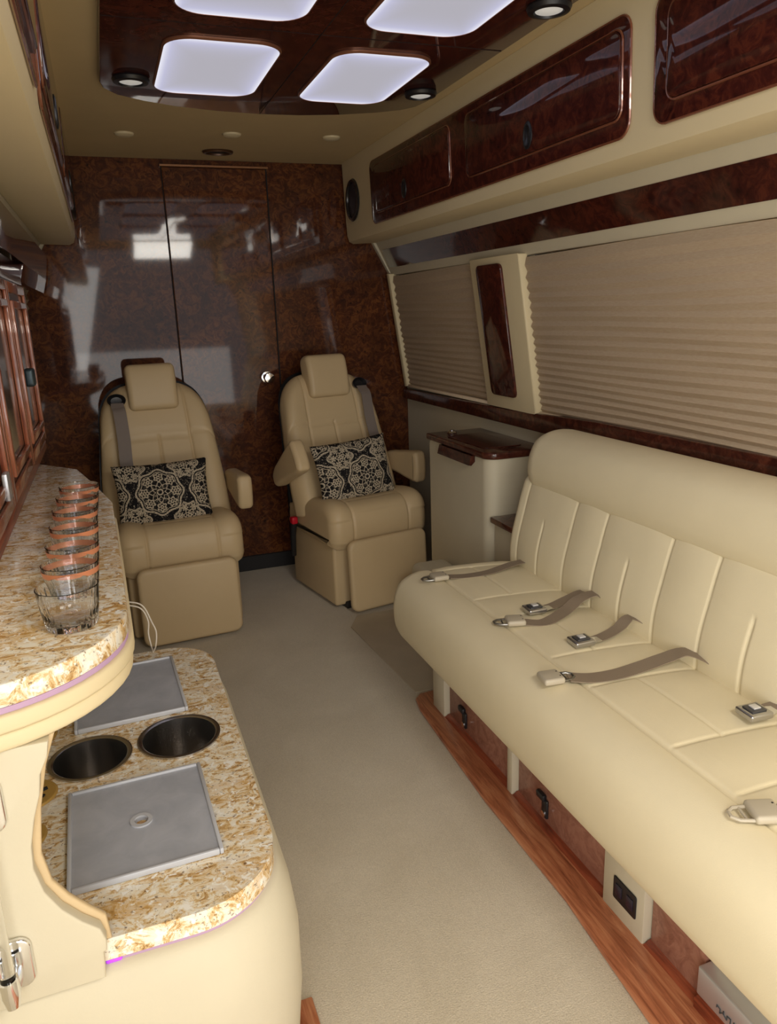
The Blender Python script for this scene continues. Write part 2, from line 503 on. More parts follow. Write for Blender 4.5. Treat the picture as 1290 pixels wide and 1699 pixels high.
# side walls: profile x(z), window openings cut between y ranges
WINS = [(2.66, 3.55), (0.15, 2.30)]
WZ0, WZ1 = 0.865, 1.392
def wallx(z):
    P = [(0.0, 1.43), (0.80, 1.43), (0.865, 1.43), (1.392, 1.352), (1.545, 1.275), (H, 1.27)]
    for (z0, x0), (z1, x1) in zip(P, P[1:]):
        if z <= z1: return x0 + (x1-x0)*(z-z0)/(z1-z0)
    return P[-1][1]
def sidewall(right, ylist, holes):
    bm = B()
    f = (lambda x: x) if right else mx
    s = 1 if right else -1
    zs = [0.0, 0.80, WZ0, WZ1, 1.545, H]
    ys = sorted(set([ylist[0], ylist[1]] + [v for h in holes for v in h]))
    grid = {}
    def V(i, y, off):
        k = (i, y, off)
        if k not in grid: grid[k] = bm.verts.new((f(wallx(zs[i])) + s*off, y, zs[i]))
        return grid[k]
    for i in range(len(zs)-1):
        for ya, yb in zip(ys, ys[1:]):
            if zs[i] == WZ0 and any(abs(ya-h[0]) < 1e-6 for h in holes): continue
            for off in (0, 0.03):
                bm.faces.new((V(i, ya, off), V(i, yb, off), V(i+1, yb, off), V(i+1, ya, off)))
    # reveals
    for h in holes:
        i = zs.index(WZ0)
        for (p, q) in (((i, h[0]), (i, h[1])), ((i+1, h[0]), (i+1, h[1])), ((i, h[0]), (i+1, h[0])), ((i, h[1]), (i+1, h[1]))):
            bm.faces.new((V(*p, 0), V(*q, 0), V(*q, 0.03), V(*p, 0.03)))
    return bm
struct('wall_right', sidewall(True, (YR, YF), WINS), VINYL, False)
struct('wall_left', sidewall(False, (YR+0.95, YF), [(2.66, 3.55)]), VINYL, False)
bm = B()
box(bm, -0.40, -0.36, YR, -0.90, 0, H); box(bm, -0.40, -0.36, -0.90, -0.05, 1.75, H)
struct('trim_1', bm, VINYL, False)

# windows: dark tinted panes behind the blinds
for k, (right, (ya, yb)) in enumerate(((True, WINS[0]), (True, WINS[1]), (False, WINS[0]))):
    f = (lambda x: x) if right else mx
    s = 1 if right else -1
    bm = B()
    prism(bm, [(f(1.43)+s*0.034, ya-.01, WZ0-.01), (f(1.352)+s*0.034, ya-.01, WZ1+.01), (f(1.352)+s*0.034, yb+.01, WZ1+.01), (f(1.43)+s*0.034, yb+.01, WZ0-.01)], (s*0.005, 0, 0))
    struct('window_%d' % (k+1), bm, simple('tinted_window_pane', (0.02, 0.02, 0.022), 0.1), False)

# front partition with the burl door in it
bm = B(); box(bm, -0.46, 1.53, YF, YF+0.03, 0, H); struct('wall_front', bm, BURL_W, False)
def slab(bm, x0, x1, z0, z1, y0, y1, bev=0.003):
    prism(bm, [(x0, y0, z0), (x1, y0, z0), (x1, y0, z1), (x0, y0, z1)], (0, y1-y0, 0), bev, 1)
bm = B(); slab(bm, 0.325, 0.772, 0.03, 1.852, 3.587, 3.5995)
door = struct('door_1', bm, BURL_W)
dr = door
bm = B(); slab(bm, 0.3215, 0.325, 0.0, 1.86, 3.590, 3.5995, 0); slab(bm, 0.772, 0.778, 0.0, 1.86, 3.590, 3.5995, 0)
o = obj('door_gap', bm, DARKGAP, dr)
bm = B(); slab(bm, 0.317, 0.784, 1.853, 1.862, 3.580, 3.5995, 0.001)
obj('door_header_strip', bm, simple('bronze_edge', srgb(150, 104, 70), 0.3, 0.5), dr)
bm = B()
lathe(bm, [(0.0, 0), (0.027, 0), (0.027, 0.006), (0.012, 0.008), (0.011, 0.035), (0.022, 0.04), (0.026, 0.052), (0.022, 0.064), (0.0, 0.068)], n=24,
      M=Matrix.Translation((0.712, 3.587, 0.942)) @ Matrix.Rotation(PI/2, 4, 'X'))
obj('door_handle', bm, CHROME, dr)
bm = B(); slab(bm, 0.27, 0.86, 0.0, 0.075, 3.575, 3.5995, 0.003)
struct('baseboard_front', bm, simple('dark_kick_strip', (0.01, 0.008, 0.008), 0.6))
# cream trim that closes the side wall against the partition, right and left
for right in (True, False):
    f = (lambda x: x) if right else mx
    bm = B()
    prism(bm, [(f(1.262), 3.57, 1.54), (f(1.30), 3.57, 1.475), (f(1.345), 3.57, 1.395), (f(1.40), 3.57, 1.395), (f(1.40), 3.57, 1.54)], (0, 0.028, 0), 0.002, 1)
    struct('trim_2' if right else 'trim_3', bm, VINYL)

# burl strip along the top of the windows
def slantbar(bm, f, s, y0, y1, pts, th, bev=0.003):
    """bar whose inner face follows pts [(x,z),(x,z)]"""
    (xa, za), (xb, zb) = pts
    prism(bm, [(f(xa), y0, za), (f(xb), y0, zb), (f(xb)+s*th, y0, zb), (f(xa)+s*th, y0, za)], (0, y1-y0, 0), bev, 2)
bm = B(); slantbar(bm, (lambda x: x), 1, 0.0, 3.545, [(1.332, 1.425), (1.294, 1.505)], 0.012, 0.004); struct('trim_4', bm, BURL_R)
bm = B(); slantbar(bm, mx, -1, 0.0, 3.545, [(1.272, 1.398), (1.256, 1.490)], 0.03, 0.004); struct('trim_5', bm, BURL_R)
bm = B(); slantbar(bm, mx, -1, 2.53, 3.545, [(1.288, 1.345), (1.272, 1.3975)], 0.03, 0.003); struct('trim_11', bm, BURL_R)
# window sill ledges of dark burl
for right in (True, False):
    f = (lambda x: x) if right else mx
    s = 1 if right else -1
    bm = B()
    x0 = f(1.395); x1 = f(1.4299)
    if right: pl = [(0.0, 0.80), (3.57, 0.797), (3.57, 0.846), (2.5, 0.856), (1.95, 0.876), (0.0, 0.884)]
    else: pl = [(2.53, 0.80), (3.57, 0.797), (3.57, 0.846), (2.53, 0.856)]
    prism(bm, [(min(x0, x1), y, z) for y, z in pl], (abs(x1-x0), 0, 0), 0.006, 2)
    struct('trim_6' if right else 'trim_7', bm, BURL_D)

# cream window surrounds: side post at the far end, broad post between the windows (with burl inlay), each slanted like the wall
def post(y0, y1, proud=0.03, bev=0.008):
    bm = B()
    xa, xb = wallx(WZ0), wallx(WZ1)
    prism(bm, [(xa-proud, y0, 0.858), (xb-proud, y0, 1.398), (xb+0.02, y0, 1.398), (xa+0.02, y0, 0.858)], (0, y1-y0, 0), bev, 3)
    return bm
struct('trim_8', post(3.535, 3.572, 0.028), TRIMC)
struct('trim_9', post(2.30, 2.665, 0.034), TRIMC)
bm = B()
def rpanel_on_slant(bm, y0, y1, z0, z1, r, proud, th):
    pts = []
    for (y, z) in rrect(y0, y1, z0, z1, r):
        pts.append((wallx(z)-proud, y, z))
    prism(bm, pts, (th, 0, 0), 0.003, 2)
rpanel_on_slant(bm, 2.415, 2.60, 0.905, 1.375, 0.022, 0.044, 0.012)
struct('trim_10', bm, BURL_R)

# pleated blinds
def blind(name, label, right, ya, yb, lift=0.0):
    f = (lambda x: x) if right else mx
    s = 1 if right else -1
    bm = B()
    n = 18
    z1, z0 = 1.388, 0.868
    pts = []
    for i in range(2*n+1):
        t = i/(2*n)
        tt = t**0.82          # pleats bunch up towards the bottom
        z = z1 + (z0-z1)*(1-(1-t)**1.25) if False else z1 + (z0-z1)*tt
        x = wallx(z) - 0.006 - (0.009 if i % 2 else 0.0)
        pts.append((x, z))
    ys = [ya + (yb-ya)*k/30 for k in range(31)]
    rows = []
    for k, y in enumerate(ys):
        rows.append([bm.verts.new((f(x + 0.0015*math.sin(y*9+i*0.7)), y, z + 0.0025*math.sin(y*5+i*0.35))) for i, (x, z) in enumerate(pts)])
    for a, c in zip(rows, rows[1:]):
        for i in range(2*n): bm.faces.new((a[i], a[i+1], c[i+1], c[i]))
    geom = bmesh.ops.solidify(bm, geom=bm.faces[:], thickness=0.0012)
    root = thing(name, label, 'blind', (f(1.39), (ya+yb)/2, z0))
    obj('pleated_fabric', bm, BLIND, root, smooth=False)
    bm = B()
    xa = wallx(0.862)
    x0, x1 = sorted((f(xa-0.024), f(xa-0.001)))
    box(bm, x0, x1, ya+0.002, yb-0.002, 0.855, 0.868, 0.003)
    obj('bottom_rail', bm, BLIND, root)
    return root
blind('pleated_blind', 'short tan pleated blind lowered over the far right window near the partition', True, 2.668, 3.532)
blind('pleated_blind', 'long tan pleated blind lowered over the wide window above the sofa', True, 0.16, 2.297)
blind('pleated_blind', 'tan pleated blind at the left window beyond the bar cabinet', False, 2.668, 3.548)

# ------------------------------------------------------------------ ceiling panel, lights
root = thing('ceiling_panel', 'glossy dark burl wood panel with curved end set in the cream ceiling', 'ceiling panel', (0.565, 1.3, H-0.022))
pts = []
for x, y in [(0.078, 0.2), (1.055, 0.2), (1.055, 2.43), (1.045, 2.49), (1.01, 2.54), (0.94, 2.59), (0.83, 2.64), (0.70, 2.675), (0.565, 2.685), (0.43, 2.675), (0.30, 2.645), (0.20, 2.60), (0.125, 2.55), (0.088, 2.49), (0.078, 2.43)]:
    pts.append((x, y, H-0.022))
bm = B(); prism(bm, pts, (0, 0, 0.0215), 0.004, 2)
obj('burl_panel', bm, BURL_R, root)
bm = B()
for x in (0.571,): box(bm, x-0.001, x+0.001, 0.25, 2.68, H-0.0228, H-0.0222)
box(bm, 0.08, 1.05, 1.927, 1.929, H-0.0228, H-0.0222)
obj('panel_seam', bm, DARKGAP, root)

LROW = [(0.222, 0.502), (0.638, 0.905)]
LY = [(2.005, 2.468), (1.385, 1.850), (0.76, 1.225)]
LLAB = {(0, 0): 'rounded square ceiling light nearest the partition, left one', (0, 1): 'rounded square ceiling light nearest the partition, right one',
        (1, 0): 'left ceiling light of the second pair, cut off by the photo top edge', (1, 1): 'right ceiling light of the second pair, cut off by the photo top edge',
        (2, 0): 'left ceiling light of the third pair overhead', (2, 1): 'right ceiling light of the third pair overhead'}
COPED = simple('copper_edge', srgb(150, 100, 76), 0.35, 0.5)
for i, (ya, yb) in enumerate(LY):
    for j, (xa, xb) in enumerate(LROW):
        zb = H-0.0225
        r = thing('ceiling_light', LLAB[(i, j)], 'ceiling light', ((xa+xb)/2, (ya+yb)/2, zb-0.012), group='square ceiling lights')
        bm = B()
        out = rrect(xa-0.005, xb+0.005, ya-0.005, yb+0.005, 0.072, 8); inn = rrect(xa, xb, ya, yb, 0.068, 8)
        vo = [[bm.verts.new((x, y, z)) for x, y in pl] for pl, z in ((out, zb), (out, zb-0.004), (inn, zb-0.007), (inn, zb))]
        nn = len(out)
        for a, c in zip(vo, vo[1:]+vo[:1]):
            for k in range(nn): bm.faces.new((a[k], a[(k+1) % nn], c[(k+1) % nn], c[k]))
        obj('frame', bm, COPED, r)
        bm = B(); prism(bm, [(x, y, zb-0.006) for x, y in rrect(xa, xb, ya, yb, 0.068, 8)], (0, 0, 0.005))
        obj('diffuser', bm, LPANEL, r, smooth=False)
def spot(x, y, label):
    zb = H-0.0225
    r = thing('spotlight', label, 'spotlight', (x, y, zb-0.02), group='round spotlights')
    bm = B(); lathe(bm, [(0.048, 0), (0.050, -0.004), (0.046, -0.012), (0.034, -0.014), (0.031, -0.008), (0.031, 0)], (x, y, zb), 32); obj('ring', bm, BLACK, r)
    bm = B(); lathe(bm, [(0.0, -0.014), (0.018, -0.0135), (0.030, -0.010), (0.031, -0.001)], (x, y, zb), 32); obj('lens', bm, LENS, r)
spot(0.158, 2.372, 'black ringed round spotlight left of the far ceiling lights')
spot(0.992, 2.325, 'black ringed round spotlight right of the far ceiling lights, by the burl edge')
spot(1.005, 1.63, 'black ringed round spotlight further back on the right, cut by the photo top')
for x, y, lab in ((0.166, 3.145, 'small cream ceiling button, leftmost of the row of three'), (0.547, 3.085, 'small cream ceiling button, middle of the row of three'), (0.928, 3.065, 'small cream ceiling button, rightmost of the row of three')):
    bm = B(); lathe(bm, [(0.0, -0.012), (0.022, -0.011), (0.033, -0.006), (0.035, 0)], (x, y, H-0.0003), 28)
    tag(obj('ceiling_button', bm, TRIMC), lab, 'speaker button', 'cream ceiling buttons')
r = thing('ceiling_vent', 'dark oval vent in the cream ceiling above the burl door', 'vent', (0.54, 3.40, H-0.012))
bm = B(); lathe(bm, [(1.0, 0), (1.02, -0.004), (0.95, -0.010), (0.80, -0.010), (0.76, -0.003), (0.76, 0)], (0, 0, 0), 36, M=Matrix.Translation((0.54, 3.40, H-0.0003)) @ Matrix.Diagonal((0.062, 0.045, 1, 1)))
obj('rim', bm, simple('bronze_vent_rim', srgb(84, 56, 36), 0.35, 0.4), r)
bm = B(); lathe(bm, [(0.0, -0.004), (1.0, -0.003)], (0, 0, 0), 36, M=Matrix.Translation((0.54, 3.40, H-0.0003)) @ Matrix.Diagonal((0.047, 0.034, 1, 1))); obj('grille', bm, DARKGAP, r)

# ------------------------------------------------------------------ overhead cabinets, right side
def lockerbody(f, y0, y1):
    bm = B()
    xy = [(1.126, H-0.0005), (1.1345, 1.64), (1.138, 1.57), (1.146, 1.545), (1.165, 1.536), (1.275, 1.540), (1.275, H-0.0005)]
    prism(bm, [(f(x), y0, z) for x, z in xy], (0, y1-y0, 0), 0.0)
    return bm
def facex(z): return 1.126 + (H-z)*0.0345
def facepanel(bm, f, s, y0, y1, z0, z1, r, proud, th, bev=0.003, corners=(1, 1, 1, 1)):
    pts = [(f(facex(z)-proud), y, z) for y, z in rrect(y0, y1, z0, z1, r, 6, corners)]
    prism(bm, pts, (s*th, 0, 0), bev, 2)
def beadline(bm, f, y0, y1, z0, z1, r, proud, rad=0.0022):
    pts = [(f(facex(z)-proud), y, z) for y, z in rrect(y0, y1, z0, z1, r, 6)]
    tube(bm, pts+[pts[0], pts[1]], rad, 6, False)
EDGEM = simple('copper_brown_bead', srgb(128, 74, 52), 0.2, 0.2, coat=1.0)
def latch(parent, f, y, z, proud):
    bm = B()
    M = Matrix.Translation((f(facex(z)-proud), y, z)) @ Matrix.Diagonal((1, 1, 1.55, 1)) @ Matrix.Rotation(-PI/2 if f(1) == 1 else PI/2, 4, 'Y')
    lathe(bm, [(0.0, 0), (0.022, 0), (0.022, 0.003), (0.017, 0.005), (0.014, 0.002), (0, 0.002)], n=24, M=M)
    o = obj('latch', bm, BLACK, parent, label='black oval push latch')
def cabinet(label, right, y0, y1, py0, py1, doors, group):
    f = (lambda x: x) if right else mx
    s = 1 if right else -1
    c = thing('overhead_cabinet', label, 'cabinet', (f(1.2), (y0+y1)/2, 1.536), group=group)
    obj('body', lockerbody(f, y0, y1), TRIMC, c)
    bm = B(); facepanel(bm, f, s, py0, py1, 1.582, 1.822, 0.035, 0.006, 0.012)
    obj('face_panel', bm, BURL_R, c)
    bm = B(); beadline(bm, f, py0, py1, 1.582, 1.822, 0.035, 0.003, 0.003); obj('panel_bead', bm, EDGEM, c)
    for (d0, d1, lt) in doors:
        bm = B(); facepanel(bm, f, s, d0, d1, 1.622, 1.795, 0.026, 0.013, 0.007)
        d = obj('cabinet_door', bm, BURL_R, c)
        bm = B(); beadline(bm, f, d0-0.003, d1+0.003, 1.619, 1.798, 0.026, 0.0075, 0.0028); obj('door_bead', bm, EDGEM, d)
        if lt is not None: latch(d, f, lt, 1.665, 0.013)
    return c
cabinet('long overhead cabinet above the far right window with two burl doors, one with black latch', True, 1.455, 3.575, 1.500, 3.19, [(2.405, 3.125, 2.80), (1.525, 2.285, 1.91)], 'overhead cabinets')
cabinet('near overhead cabinet on the right, cut off by the photo edge', True, -0.9, 1.455, -0.2, 1.420, [(0.45, 1.375, 0.9)], 'overhead cabinets')
cabinet('overhead cabinet along the left wall above the bar, seen edge on', False, 1.455, 3.575, 1.500, 3.19, [(2.405, 3.125, 2.80), (1.525, 2.285, 1.91)], 'overhead cabinets')
cabinet('nearest left overhead cabinet, only its edge and cream underside at the upper left', False, -0.9, 1.455, -0.2, 1.420, [(0.45, 1.375, 0.9)], 'overhead cabinets')
for right in (True, False):
    f = (lambda x: x) if right else mx
    r = thing('speaker', 'round black speaker at the far end of the %s overhead cabinet' % ('right' if right else 'left'), 'speaker', (f(facex(1.71)), 3.445, 1.62), group='cabinet speakers')
    M = Matrix.Translation((f(facex(1.711)), 3.445, 1.711)) @ Matrix.Rotation(-PI/2 if right else PI/2, 4, 'Y')
    bm = B(); lathe(bm, [(0.088, 0), (0.090, 0.004), (0.084, 0.011), (0.074, 0.011), (0.070, 0.004), (0.070, 0)], n=36, M=M); obj('ring', bm, simple('black_speaker_ring', (0.02, 0.018, 0.018), 0.2), r)
    bm = B(); lathe(bm, [(0.0, 0.010), (0.02, 0.009), (0.045, 0.005), (0.070, 0.003)], n=36, M=M); obj('grille', bm, simple('dark_speaker_grille', (0.03, 0.028, 0.035), 0.4, bump_scale=700, bump_s=0.8), r)

# ------------------------------------------------------------------ sofa
SY0, SY1 = 0.12, 2.055
root = thing('sofa', 'long cream leather bench sofa with high back along the right wall', 'sofa', (1.05, 1.1, 0.0))
seamY = [1.985, 1.73, 1.592, 1.345, 1.197, 0.95, 0.80, 0.55, 0.41]
halfY = [1.862, 1.47, 1.07, 0.68]
seatprof = [(0.86, 0.245), (0.775, 0.245), (0.742, 0.285), (0.733, 0.345), (0.741, 0.40), (0.765, 0.437), (0.81, 0.456), (0.86, 0.458),
            (0.93, 0.458), (1.0, 0.455), (1.08, 0.450), (1.14, 0.442), (1.185, 0.425), (1.20, 0.39), (1.20, 0.32), (1.18, 0.26), (1.05, 0.245)]
def seatdisp(a, p, q):
    if q < 0.40: return 0
    d = 0.007*g(p-0.862, 0.005)
    if p > 0.865:
        k = min(1, (p-0.862)/0.02)
        d += k*sum(0.0028*g(a-y, 0.004) for y in seamY)
        for hy in halfY:
            if p > 0.985: d += 0.0 
            if p < 0.985: d += k*0.0032*g(a-hy, 0.004)*(0)
            if abs(a-hy) < 0.125: d += 0.0030*g(p-0.985, 0.004)
        # pillowy panels between seams
        ds = min(abs(a-y) for y in seamY)
        d -= 0.003*(1-g(ds, 0.03))*min(1, (p-0.862)/0.05)
    else:
        d -= 0.002*(1-g(p-0.862, 0.02))*max(0, min(1, (p-0.78)/0.05))
    return d*max(0, min(1, (q-0.40)/0.03))
def xyzY(a, p, q): return (p, a, q)
bm = B()
cushion(bm, seatprof, dense(SY0, SY1, 0.03, seamY+halfY), 0.055, xyzY, seatdisp, n=22)
obj('seat_cushion', bm, LEATHER, root, angle=80)
backprof = [(1.155, 0.40), (1.143, 0.45), (1.147, 0.52), (1.166, 0.60), (1.188, 0.68), (1.205, 0.712), (1.25, 0.715), (1.33, 0.70), (1.35, 0.60), (1.33, 0.45), (1.25, 0.38)]
def backdisp(a, p, q):
    if p > 1.215 or q < 0.42: return 0
    d = sum(0.0028*g(a-y, 0.0042) for y in seamY)
    if q < 0.605: d += sum(0.0034*g(a-y, 0.0042) for y in halfY)
    if any(abs(a-y) < 0.122 for y in halfY): d += 0.0015*g(q-0.61, 0.004)
    ds = min(abs(a-y) for y in seamY)
    d -= 0.004*(1-g(ds, 0.03))
    return d
bm = B()
cushion(bm, backprof, dense(SY0, SY1-0.01, 0.03, seamY+halfY), 0.035, xyzY, backdisp, n=10)
obj('back_cushion', bm, LEATHER, root, angle=80)
bolprof = [(1.205, 0.690), (1.185, 0.715), (1.182, 0.76), (1.192, 0.80), (1.215, 0.836), (1.26, 0.857), (1.315, 0.859), (1.36, 0.842), (1.385, 0.80), (1.388, 0.75), (1.37, 0.70), (1.29, 0.685)]
bm = B()
cushion(bm, bolprof, dense(SY0, SY1-0.005, 0.03), 0.085, xyzY, None, n=8)
obj('head_bolster', bm, LEATHER, root, angle=80)
# base: cream carcass with posts, inset burl drawer fronts
bm = B()
box(bm, 0.885, 1.36, 0.14, 1.985, 0.0, 0.246)
box(bm, 0.85, 0.9, 1.905, 1.99, 0.0, 0.246, 0.004)
box(bm, 0.85, 0.9, 1.486, 1.512, 0.0, 0.246, 0.003)
box(bm, 0.85, 0.9, 0.972, 1.100, 0.0, 0.246, 0.003)
obj('base_frame', bm, VINYL, root)
bm = B(); box(bm, 1.15, 1.30, 0.2, 1.95, 0.2462, 0.40); obj('back_support', bm, VINYL, root)
bays = [(1.515, 1.902), (1.103, 1.483), (0.828, 0.969)]
for k, (a, b2) in enumerate(bays):
    bm = B(); box(bm, 0.868, 0.884, a, b2, 0.012, 0.24, 0.002)
    d = obj('drawer_front', bm, BURL_B, root)
    if k < 2:
        yc = [1.79, 1.350][k]
        bm = B()
        box(bm, 0.860, 0.868, yc-0.012, yc+0.012, 0.035, 0.085, 0.005, 3)
        box(bm, 0.856, 0.868, yc-0.002, yc+0.032, 0.078, 0.096, 0.004, 2)
        h = obj('latch', bm, BLACK, d)
        bm = B(); lathe(bm, [(0, 0), (0.008, 0), (0.008, 0.003), (0, 0.004)], n=16, M=Matrix.Translation((0.860, yc, 0.047)) @ Matrix.Rotation(-PI/2, 4, 'Y'))
        obj('latch_button', bm, CHROME, d)
# quarter round lower rail in the bays
bm = B()
for a, b2 in bays + [(0.14, 0.826)]:
    prism(bm, [(0.884, a, 0.002), (0.848, a, 0.002), (0.850, a, 0.012), (0.862, a, 0.020), (0.884, a, 0.022)] if a > 0.5 else [(0.884, a, 0.002), (0.846, a, 0.002), (0.846, a, 0.034), (0.884, a, 0.044)], (0, b2-a, 0), 0)
obj('lower_rail', bm, OAKD, root)
bm = B(); prism(bm, [(0.8495, y, z) for y, z in rrect(0.992, 1.063, 0.052, 0.105, 0.005)], (-0.003, 0, 0), 0.001, 1)
o = obj('power_socket', bm, BLACK, root, label='black socket plate')
bm = B()
for yy in (1.010, 1.045): box(bm, 0.8445, 0.8475, yy-0.010, yy+0.010, 0.066, 0.092, 0.002)
obj('socket_face', bm, simple('dark_violet_plastic', (0.02, 0.015, 0.03), 0.3), o)
# silver unit at the near end of the base
r = thing('amplifier', 'slim silver box with dark script mark under the near end of the sofa', 'amplifier', (0.86, 0.68, 0.046))
bm = B(); box(bm, 0.846, 0.8835, 0.54, 0.824, 0.0465, 0.106, 0.004, 3); obj('housing', bm, SILVER, r)
bm = B()
random.seed(3)
zc = 0.067
px = 0.772
pts = []
for i in range(46):
    t = i/45
    yy = 0.775 - 0.115*t
    pts.append((0.8452, yy + 0.003*math.sin(i*2.1), zc + 0.0075*math.sin(i*1.35)*(0.5+0.5*abs(math.sin(i*0.37))) - 0.002))
tube(bm, pts[:13], 0.0011, 5); tube(bm, pts[15:30], 0.0013, 5); tube(bm, pts[31:], 0.0011, 5)
obj('script_mark', bm, simple('dark_grey_print', (0.05, 0.05, 0.055), 0.5), r)
# oak strips on the floor
bm = B()
prism(bm, [(0.752, 0.1, 0.0005), (0.758, 0.84, 0.0005), (0.780, 1.13, 0.0005), (0.778, 1.50, 0.0005), (0.800, 1.98, 0.0005), (0.812, 2.045, 0.0005), (0.838, 2.072, 0.0005), (0.90, 2.076, 0.0005), (0.90, 0.1, 0.0005)], (0, 0, 0.012), 0.004, 2)
tag(obj('floor_strip', bm, OAK), 'reddish oak floor strip along the foot of the sofa base', 'wood strip')
bm = B(); box(bm, 0.02, 0.218, 0.3, 1.11, 0.0005, 0.008, 0.003)
tag(obj('floor_strip', bm, OAK), 'oak floor strip showing at the near foot of the cream console', 'wood strip')
bm = B(); prism(bm, [(0.835, 2.10, 0.0004), (1.027, 2.10, 0.0004), (1.027, 2.80, 0.0004), (0.86, 2.80, 0.0004), (0.80, 2.70, 0.0004)], (0, 0, 0.003), 0.001, 1)  # thin darker sheet: shading beside the floor drop put into the colour
tag(obj('carpet_shade_sheet', bm, simple('shaded_carpet', srgb(190, 177, 153), 0.95, spec=0.1, bump_scale=300, bump_s=0.6, vary=0.06)), 'thin carpet sheet coloured darker for the floor shading between the sofa end and right chair', 'carpet')
# cream lined foot box beyond the sofa end
bm = B(); box(bm, 1.03, 1.185, 2.12, 2.62, 0.0005, 0.27, 0.03, 4)
tag(obj('wheel_box', bm, VINYL), 'low cream box on the floor between sofa end and side cabinet', 'storage box')

# ------------------------------------------------------------------ seat belts on the sofa
SZ = 0.4615
def belt(label, pts, width, kind, group, dirv=None, at=None):
    """pts from the fitting to the crease"""
    p0 = pts[0]
    r = thing('seat_belt', label, 'seat belt', (p0[0], p0[1], SZ), group=group)
    bm = B(); ribbon(bm, pts, width, 0.0016, n=7); obj('webbing', bm, BELT, r)
    d = Vector(dirv).normalized(); ang = math.atan2(d.y, d.x)
    M = Matrix.Translation((at[0], at[1], SZ)) @ Matrix.Rotation(ang, 4, 'Z')
    if kind == 'buckle':      # chrome release buckle, +x points away from the webbing
        bm = B(); box(bm, -0.026, 0.026, -0.023, 0.023, 0.001, 0.015, 0.004, 3, M); bb = obj('buckle', bm, simple('buckle_chrome', (0.50, 0.49, 0.48), 0.2, 0.9), r, label='chrome release buckle')
        bm = B(); box(bm, -0.017, 0.017, -0.014, 0.014, 0.0152, 0.018, 0.001, 2, M); obj('release_frame', bm, simple('buckle_dark', (0.10, 0.10, 0.11), 0.3, 0.6), bb)
        bm = B(); box(bm, -0.008, 0.008, -0.008, 0.008, 0.0182, 0.0212, 0.0008, 2, M); obj('release_button', bm, simple('button_silver', (0.75, 0.75, 0.76), 0.3, 0.4), bb)
        bm = B()
        prism(bm, [M @ Vector(v) for v in ((-0.024, -0.018, 0.003), (-0.024, 0.018, 0.003), (-0.050, 0.011, 0.003), (-0.050, -0.011, 0.003))], (0, 0, 0.002))
        obj('anchor_plate', bm, CHROME, r)
    else:                     # grey plastic adjuster with a metal tongue
        bm = B(); box(bm, -0.027, 0.020, -0.024, 0.024, 0.001, 0.016, 0.006, 4, M); obj('adjuster', bm, BUCKLEG, r, label='light grey adjuster cover')
        bm = B()
        for yy in (-0.01, 0.01): lathe(bm, [(0, 0.0162), (0.0018, 0.0164), (0.0018, 0.0158)], (0, 0, 0), 10, M=M @ Matrix.Translation((-0.020, yy, 0)))
        obj('rivet', bm, BLACK, r)
        bm = B()
        if kind == 'tongue_back': M = M @ Matrix.Rotation(PI, 4, 'Z') @ Matrix.Translation((0.004, 0, 0))
        pl = [(0.018, -0.017, 0.006), (0.040, -0.015, 0.006), (0.050, -0.006, 0.006), (0.050, 0.006, 0.006), (0.040, 0.015, 0.006), (0.018, 0.017, 0.006)]
        tube(bm, [M @ Vector(p) for p in pl], 0.003, 8)
        tube(bm, [M @ Vector(p) for p in ((0.030, -0.015, 0.006), (0.030, 0.015, 0.006))], 0.0024, 8)
        obj('tongue', bm, simple('tongue_metal', (0.25, 0.24, 0.22), 0.3, 0.9) if kind != 'tongue_light' else BUCKLEG, r)
S2 = SZ-0.001
BG = 'seat belts lying on the sofa'
belt('seat belt farthest along the sofa, its tongue pointing at the far seat corner', [(0.875, 1.912, S2+.004), (0.93, 1.905, S2), (1.0, 1.905, S2), (1.06, 1.925, S2), (1.12, 1.94, S2+.002), (1.165, 1.93, S2+0.002), (1.19, 1.905, S2-0.03)], 0.034, 'tongue', BG, (-1, 0.02, 0), (0.842, 1.915))
belt('shorter belt of the crossing pair, ending in a chrome buckle', [(0.995, 1.585, S2+.004), (1.04, 1.60, S2+.001), (1.09, 1.617, S2+.004), (1.14, 1.615, S2+0.016), (1.165, 1.575, S2+0.012), (1.178, 1.52, S2-0.02)], 0.034, 'buckle', BG, (-1, 0.02, 0), (0.968, 1.585))
belt('longer belt of the crossing pair, ending in a grey adjuster near the front edge', [(0.905, 1.532, S2+.004), (0.95, 1.516, S2), (1.0, 1.53, S2+.002), (1.05, 1.555, S2+0.006), (1.10, 1.570, S2+0.022), (1.15, 1.56, S2+0.028), (1.172, 1.50, S2+0.002), (1.19, 1.46, S2-0.03)], 0.038, 'tongue', BG, (-1, 0.30, 0), (0.882, 1.540))
belt('short middle belt with a chrome buckle and a white twist at the crease', [(0.995, 1.372, S2+.004), (1.04, 1.385, S2+.001), (1.09, 1.40, S2+.006), (1.135, 1.412, S2+0.022), (1.16, 1.37, S2+0.015), (1.178, 1.33, S2-0.02)], 0.032, 'buckle', BG, (-1, 0.02, 0), (0.965, 1.372))
belt('long belt with a wide grey cover, third from the near end', [(0.84, 1.236, S2+.006), (0.89, 1.222, S2), (0.95, 1.215, S2), (1.02, 1.220, S2+0.002), (1.08, 1.222, S2+0.008), (1.13, 1.21, S2+0.018), (1.16, 1.16, S2+0.010), (1.18, 1.12, S2-0.025)], 0.042, 'tongue_back', BG, (-1, 0.12, 0), (0.800, 1.245))
belt('chrome buckle belt at the right edge of the photo', [(1.095, 0.972, S2+.004), (1.13, 0.975, S2+0.004), (1.16, 0.965, S2+0.010), (1.19, 0.95, S2-0.02)], 0.034, 'buckle', BG, (-1, 0.05, 0), (1.078, 0.970))
